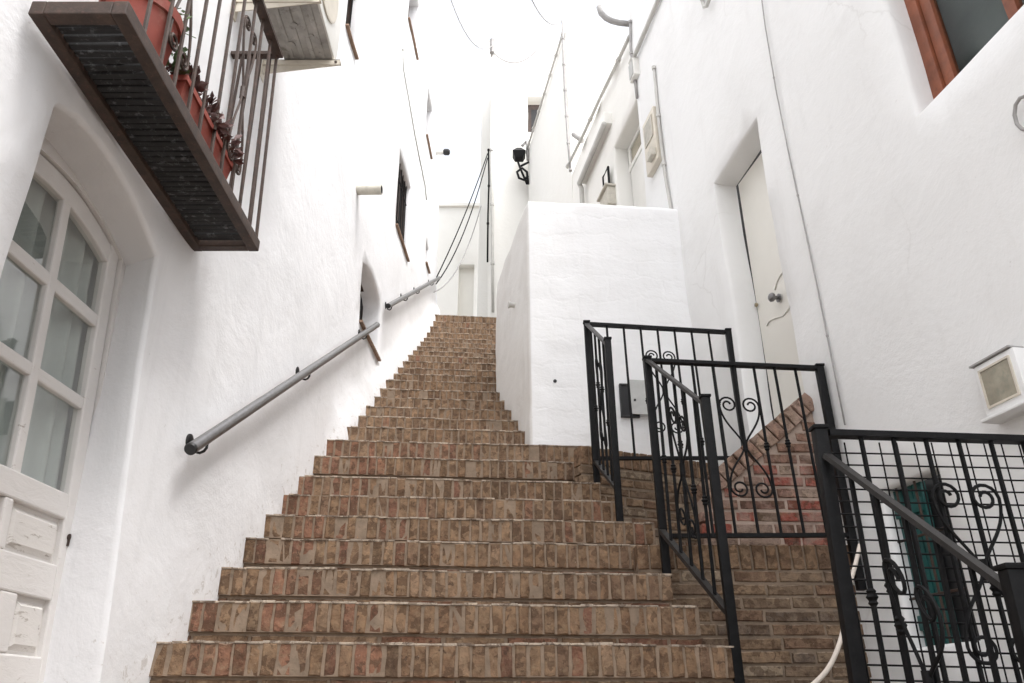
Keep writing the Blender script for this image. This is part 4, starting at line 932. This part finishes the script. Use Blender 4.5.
m_ = MB(); n_ = len(ss); m_.add([bpoint(s, z) for z in zz_ for s in ss], [(j * n_ + i, j * n_ + i + 1, (j + 1) * n_ + i + 1, (j + 1) * n_ + i) for j in range(len(zz_) - 1) for i in range(n_ - 1)])
topv = [bpoint(s, zt) for s in ss]; mid = [V((min(p.x + 1.2, 1.9), 6.4, zt)) if i < 30 else V((p.x, 6.5, zt)) for i, p in enumerate(topv)]
m_.add(topv + mid, [(i, i + 1, n_ + i + 1, n_ + i) for i in range(n_ - 1)])
e = [bpoint(ss[0], z) for z in zz_]; m_.add(e + [q + V((1.4, .25, 0)) for q in e], [(i, i + 1, len(zz_) + i + 1, len(zz_) + i) for i in range(len(zz_) - 1)])
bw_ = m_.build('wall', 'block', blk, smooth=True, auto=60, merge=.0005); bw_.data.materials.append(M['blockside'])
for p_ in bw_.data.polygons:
    if p_.normal.x < -.75: p_.material_index = 1  # faces turned to the stairs get the whitewash with shade in its colour
# open meter box on the block, small spout on its side
def q5(x, y, o=0.0): return on_plane(x, y, nb, db - o)
mx = thing('meter_box', 'open meter box with a grey lid on the front of the white block', 'meter box', q5(630, 400))
m_ = MB(); A = q5(618.5, 385, .0); B = q5(623.5, 418, .0); h_ = A.z - B.z
m_.box(V((A.x, A.y, B.z)) + NS * .003, XS * .135, -NS * -.02, V((0, 0, h_))); m_.build('cavity', 'dark', mx)
m_ = MB(); hx = q5(627.5, 380, .03); hb = q5(631, 414, .03); l1_ = V((hx.x, hx.y, hb.z)); ud_ = (XS + NS * .25).normalized()
m_.prism([l1_ + NS * .0, l1_ + ud_ * .165 + V((0, 0, -.02)), l1_ + ud_ * .165 + V((0, 0, hx.z - hb.z - .02)), l1_ + V((0, 0, hx.z - hb.z))], NS * .010); lid = m_.build('lid', 'greymetal', mx)
m_ = MB(); kc = l1_ + ud_ * .04 + V((0, 0, .10)) + NS * .010; m_.lathe(kc, NS, [(.008, 0), (.008, .006)], 10); m_.build('lock', 'steelcap', lid)
m_ = MB(); m_.box(V((A.x, A.y, B.z)) + NS * .024, XS * .012, V((0, 0, h_)), NS * .008); m_.box(V((A.x, A.y, B.z)) + NS * .024 + XS * .012, XS * .12, V((0, 0, .012)), NS * .008); m_.box(V((A.x, A.y, A.z - .012)) + NS * .024 + XS * .012, XS * .12, V((0, 0, .012)), NS * .008); m_.build('frame', 'steelcap', mx)
pit = MB(); pq = on_plane(555, 381, nb, db); pit.lathe(pq + NS * -.01, NS, [(.016, 0), (.013, .014), (.006, .018)], 7); pit.build('dark_hole', 'dark', blk)  # small hole in the block, built as a stud with its shade as colour
sx_ = far.lerp(fl0, .62); sx_ = V((sx_.x, sx_.y, 3.02)); side_n = V((-1, -.2, 0)).normalized()
so = thing('drain_spout', 'tiny white spout on the side of the white block facing the stairs', 'drain spout', sx_)
m_ = MB(); m_.tube([sx_ - side_n * .05, sx_ + side_n * .045], .022, 10); m_.lathe(sx_ + side_n * .04, side_n, [(.03, 0), (.03, .012)], 10); m_.build('pipe', 'whitecable', so, smooth=True, auto=40)

# ------------------------------------------------------------------ wrought-iron railings
def post(parent, top, bot, wd, u):
    u = V(u).normalized(); m_ = MB(); d = (top - bot); n_ = u.cross(V((0, 0, 1))).normalized()
    m_.cbox(bot - u * wd / 2 - n_ * wd / 2, u * wd, n_ * wd, d, .004)
    po = m_.build('post', 'iron', parent, smooth=True, auto=35)
    m_ = MB(); w2 = wd * 1.22; m_.cbox(top - u * w2 / 2 - n_ * w2 / 2, u * w2, n_ * w2, V((0, 0, .012)), .003); m_.build('post_cap', 'iron', po, smooth=True, auto=35)
def panel(parent, tl, tr, bl, br, nbars, scroll_at, sw, sh, knots, rail=(.04, .018), bar=.0078, trail='iron', shift=0.0, sv=.5, Cat=None):
    """railing panel between two posts: rails, bars with knots, a lyre scroll"""
    u = (tr - tl).normalized()
    m_ = MB(); m_.tube([tl, tr], .01, flat=(rail[0] if trail == 'iron' else .027, rail[1] * (1 if trail == 'iron' else .75), (0, 0, 1))); m_.build('top_rail', trail, parent)
    m_ = MB(); m_.tube([bl, br], .01, flat=(rail[0] * .8, rail[1], (0, 0, 1))); m_.build('bottom_rail', trail, parent)
    for k in range(nbars):
        t = (k + 1) / (nbars + 1); a_, b_ = tl.lerp(tr, t), bl.lerp(br, t); m_ = MB(); m_.tube([b_, a_], bar, 6)
        kk = knots(k)
        for s in kk:
            c_ = b_.lerp(a_, s); ax = (a_ - b_).normalized(); m_.lathe(c_ - ax * .022, ax, [(bar, 0), (bar * 1.7, .007), (bar * 1.3, .013), (bar * 2.1, .022), (bar * 1.3, .031), (bar * 1.7, .037), (bar, .044)], 8)
        m_.build('baluster', 'iron', parent, smooth=True, auto=40)
    t = scroll_at; C = bl.lerp(br, t).lerp(tl.lerp(tr, t), sv); v = (tl.lerp(tr, t) - bl.lerp(br, t)).normalized()
    if Cat: C = Cat
    nn = u.cross(v).normalized(); m_ = MB(); lyre(m_, C + nn * shift, u, v, sw, sh, .0052); m_.build('scroll', 'iron', parent, smooth=True, auto=50)
PX = V((1, .0, 0))
# first: A (back corner), B (front of the slope), C (right end)
r1 = thing('railing', 'black iron railing with scrollwork round the upper landing in front of the white block', 'railing', (.6, 4.5, 1.0), 'wrought iron railings beside the steps')
At = at_y(586.5, 323, 4.67); Ab = at_y(599, 484, 4.67) - V((0, 0, .05)); Bt = at_y(607.5, 340, 4.18); Bb = at_y(622.5, 523, 4.18) - V((0, 0, .03))
Ct = at_y(728, 331, 4.66); Cb = at_y(746, 455, 4.66); Cb.z = 1.49
Ab.x = At.x + .02; Bb.x = Bt.x + .01
post(r1, At, Ab, .038, PX); post(r1, Bt, Bb, .038, PX); post(r1, Ct, V((Ct.x + .01, Ct.y, 1.485)), .038, PX)
ab2 = at_y(600, 458, 4.66)
panel(r1, At + V((.022, 0, -.01)), Ct + V((-.02, 0, -.01)), V((At.x + .035, 4.67, ab2.z)), V((Ct.x, Ct.y, ab2.z + .0)), 7, .5, .19, .68, lambda k: (.42,) if k % 2 == 0 else ())
panel(r1, At + V((0, -.022, -.02)), Bt + V((0, .022, -.02)), At.lerp(Ab, .84) + V((0, -.02, 0)), Bt.lerp(Bb, .80) + V((0, .02, 0)), 4, .5, .17, .66, lambda k: (.40,) if k in (0, 3) else (.6,), trail='ironrail')
# second: D, E, F
r2 = thing('railing', 'black iron railing with heart scroll in front of the red brick wall', 'railing', (.8, 3.6, .6), 'wrought iron railings beside the steps')
Dt = at_y(647, 359, 3.72); Db = V((Dt.x + .01, Dt.y, .555)); Et = at_y(705, 398, 3.2); Eb = V((Et.x + .005, Et.y, .06)); Ft = at_y(819, 367, 3.70)
post(r2, Dt, Db, .038, PX); post(r2, Et, Eb, .038, PX); post(r2, Ft, V((Ft.x + .005, 3.70, .50)), .038, PX)
db2 = at_y(660, 536, 3.72)
panel(r2, Dt + V((.02, 0, -.012)), Ft + V((-.02, 0, -.008)), V((Dt.x + .03, 3.72, db2.z)), V((Ft.x, 3.70, db2.z)), 7, .5, .20, .60, lambda k: (.5,) if k in (0, 4) else ((.52,) if k in (1, 5) else ()))
panel(r2, Dt + V((0, -.023, -.02)), Et + V((0, .023, -.02)), V((Dt.x, 3.70, db2.z + .02)), V((Et.x, 3.22, db2.z - .40)), 5, .5, .20, .66, lambda k: (.45,) if k != 2 else (), trail='ironrail')
# third: G, H and the panel with wire mesh
r3 = thing('railing', 'nearest black iron railing with welded wire mesh and sloping handrail at the lower right', 'railing', (.95, 2.2, -.4), 'wrought iron railings beside the steps')
YG = 2.2; Gt = at_y(819, 430, YG); Gb = V((Gt.x - .03, YG + .0, -.58)); Ht = at_y(1011, 570, 1.66); Hb = V((Ht.x - .02, 1.66, -.58))
post(r3, Gt, Gb, .038, PX); post(r3, Ht, Hb, .038, PX)
Gr = on_plane(1040, 443, V((0, 1, 0)), YG + .02); Gr.x = rw_x(YG, .7) - .01
zg = Gt.z - .012
panel(r3, V((Gt.x + .024, YG, zg)), V((Gr.x, YG + .01, zg - .028)), V((Gt.x + .02, YG, zg - .80)), V((Gr.x, YG + .01, zg - .82)), 9, .46, .19, .56, lambda k: (.46,) if k % 3 == 0 else (), bar=.0078, Cat=at_y(984, 570, YG - .008))
panel(r3, V((Gt.x, YG - .024, zg - .075)), Ht + V((0, .024, -.035)), V((Gt.x - .01, YG - .024, zg - .82)), V((Ht.x - .01, 1.69, Ht.z - .82)), 5, .52, .20, .56, lambda k: (.56,) if k != 2 else (), trail='ironrail', bar=.0078, Cat=at_y(929, 684, 1.93))
wmh = MB(); x0, x1 = Gt.x + .02, Gr.x; k = 0
xx = x0
while xx < x1: wmh.tube([V((xx + U(-.002, .002), YG + .022, zg - .80)), V((xx + .006, YG + .022, zg - .02))], .0026, 4); xx += .052
z_ = zg - .05
while z_ > zg - .80: wmh.tube([V((x0, YG + .026, z_)), V((x1, YG + .026, z_ - .02 + U(-.002, .002)))], .0026, 4); z_ -= .0365
wmh.build('wire_mesh', 'iron', r3)
# hose
hp = [at_y(x, y, YY) for x, y, YY in [(860, 545, 3.35), (856, 562, 3.3), (851, 581, 3.25), (847, 600, 3.2), (843, 630, 3.15), (836, 653, 3.1), (827, 670, 3.05), (815, 683, 3.0), (795, 700, 2.95)]]
hs = thing('hose', 'pale flexible hose curving up behind the nearest railing post', 'hose', hp[0])
def smooth_pts(p, n=4):
    r_ = []
    for i in range(len(p) - 1):
        a_, b_, c_, d_ = p[max(i - 1, 0)], p[i], p[i + 1], p[min(i + 2, len(p) - 1)]
        for k in range(n):
            t = k / n; r_.append(.5 * ((2 * b_) + (c_ - a_) * t + (2 * a_ - 5 * b_ + 4 * c_ - d_) * t * t + (3 * b_ - a_ - 3 * c_ + d_) * t ** 3))
    return r_ + [p[-1]]
m_ = MB(); m_.tube(smooth_pts(hp), .009, 10); m_.build('tube', 'hose', hs, smooth=True)

# ------------------------------------------------------------------ light: bright overcast sky
wd = bpy.data.worlds.new('World'); sc.world = wd; wd.use_nodes = True; nt = wd.node_tree; nt.nodes.clear()
EL, AZ = math.radians(64), math.radians(132)         # high, slightly behind the viewer's right
sky = nt.nodes.new('ShaderNodeTexSky'); sky.sky_type = 'NISHITA'; sky.sun_disc = False
sky.sun_elevation = EL; sky.sun_rotation = AZ; sky.air_density = 1.0; sky.dust_density = 4.0; sky.ozone_density = 1.0
hs_ = nt.nodes.new('ShaderNodeHueSaturation'); hs_.inputs['Saturation'].default_value = .24; hs_.inputs['Value'].default_value = 1.45
bg = nt.nodes.new('ShaderNodeBackground'); bg.inputs[1].default_value = .15; ow = nt.nodes.new('ShaderNodeOutputWorld')
nt.links.new(sky.outputs[0], hs_.inputs['Color']); nt.links.new(hs_.outputs[0], bg.inputs[0]); nt.links.new(bg.outputs[0], ow.inputs[0])
sun = bpy.data.lights.new('sun', 'SUN'); sun.energy = .6; sun.angle = math.radians(16); sun.color = (1, .99, .98)
so_ = bpy.data.objects.new('sun', sun); COL.objects.link(so_)
dirv = V((math.sin(AZ) * math.cos(EL), math.cos(AZ) * math.cos(EL), math.sin(EL)))       # towards the sun
so_.rotation_euler = dirv.to_track_quat('Z', 'Y').to_euler(); so_.location = (0, -2, 12)
sc.view_settings.view_transform = 'Standard'; sc.view_settings.look = 'None'; sc.view_settings.exposure = 1.13; sc.view_settings.gamma = 1
try: sc.view_settings.use_curve_mapping = False
except Exception: pass
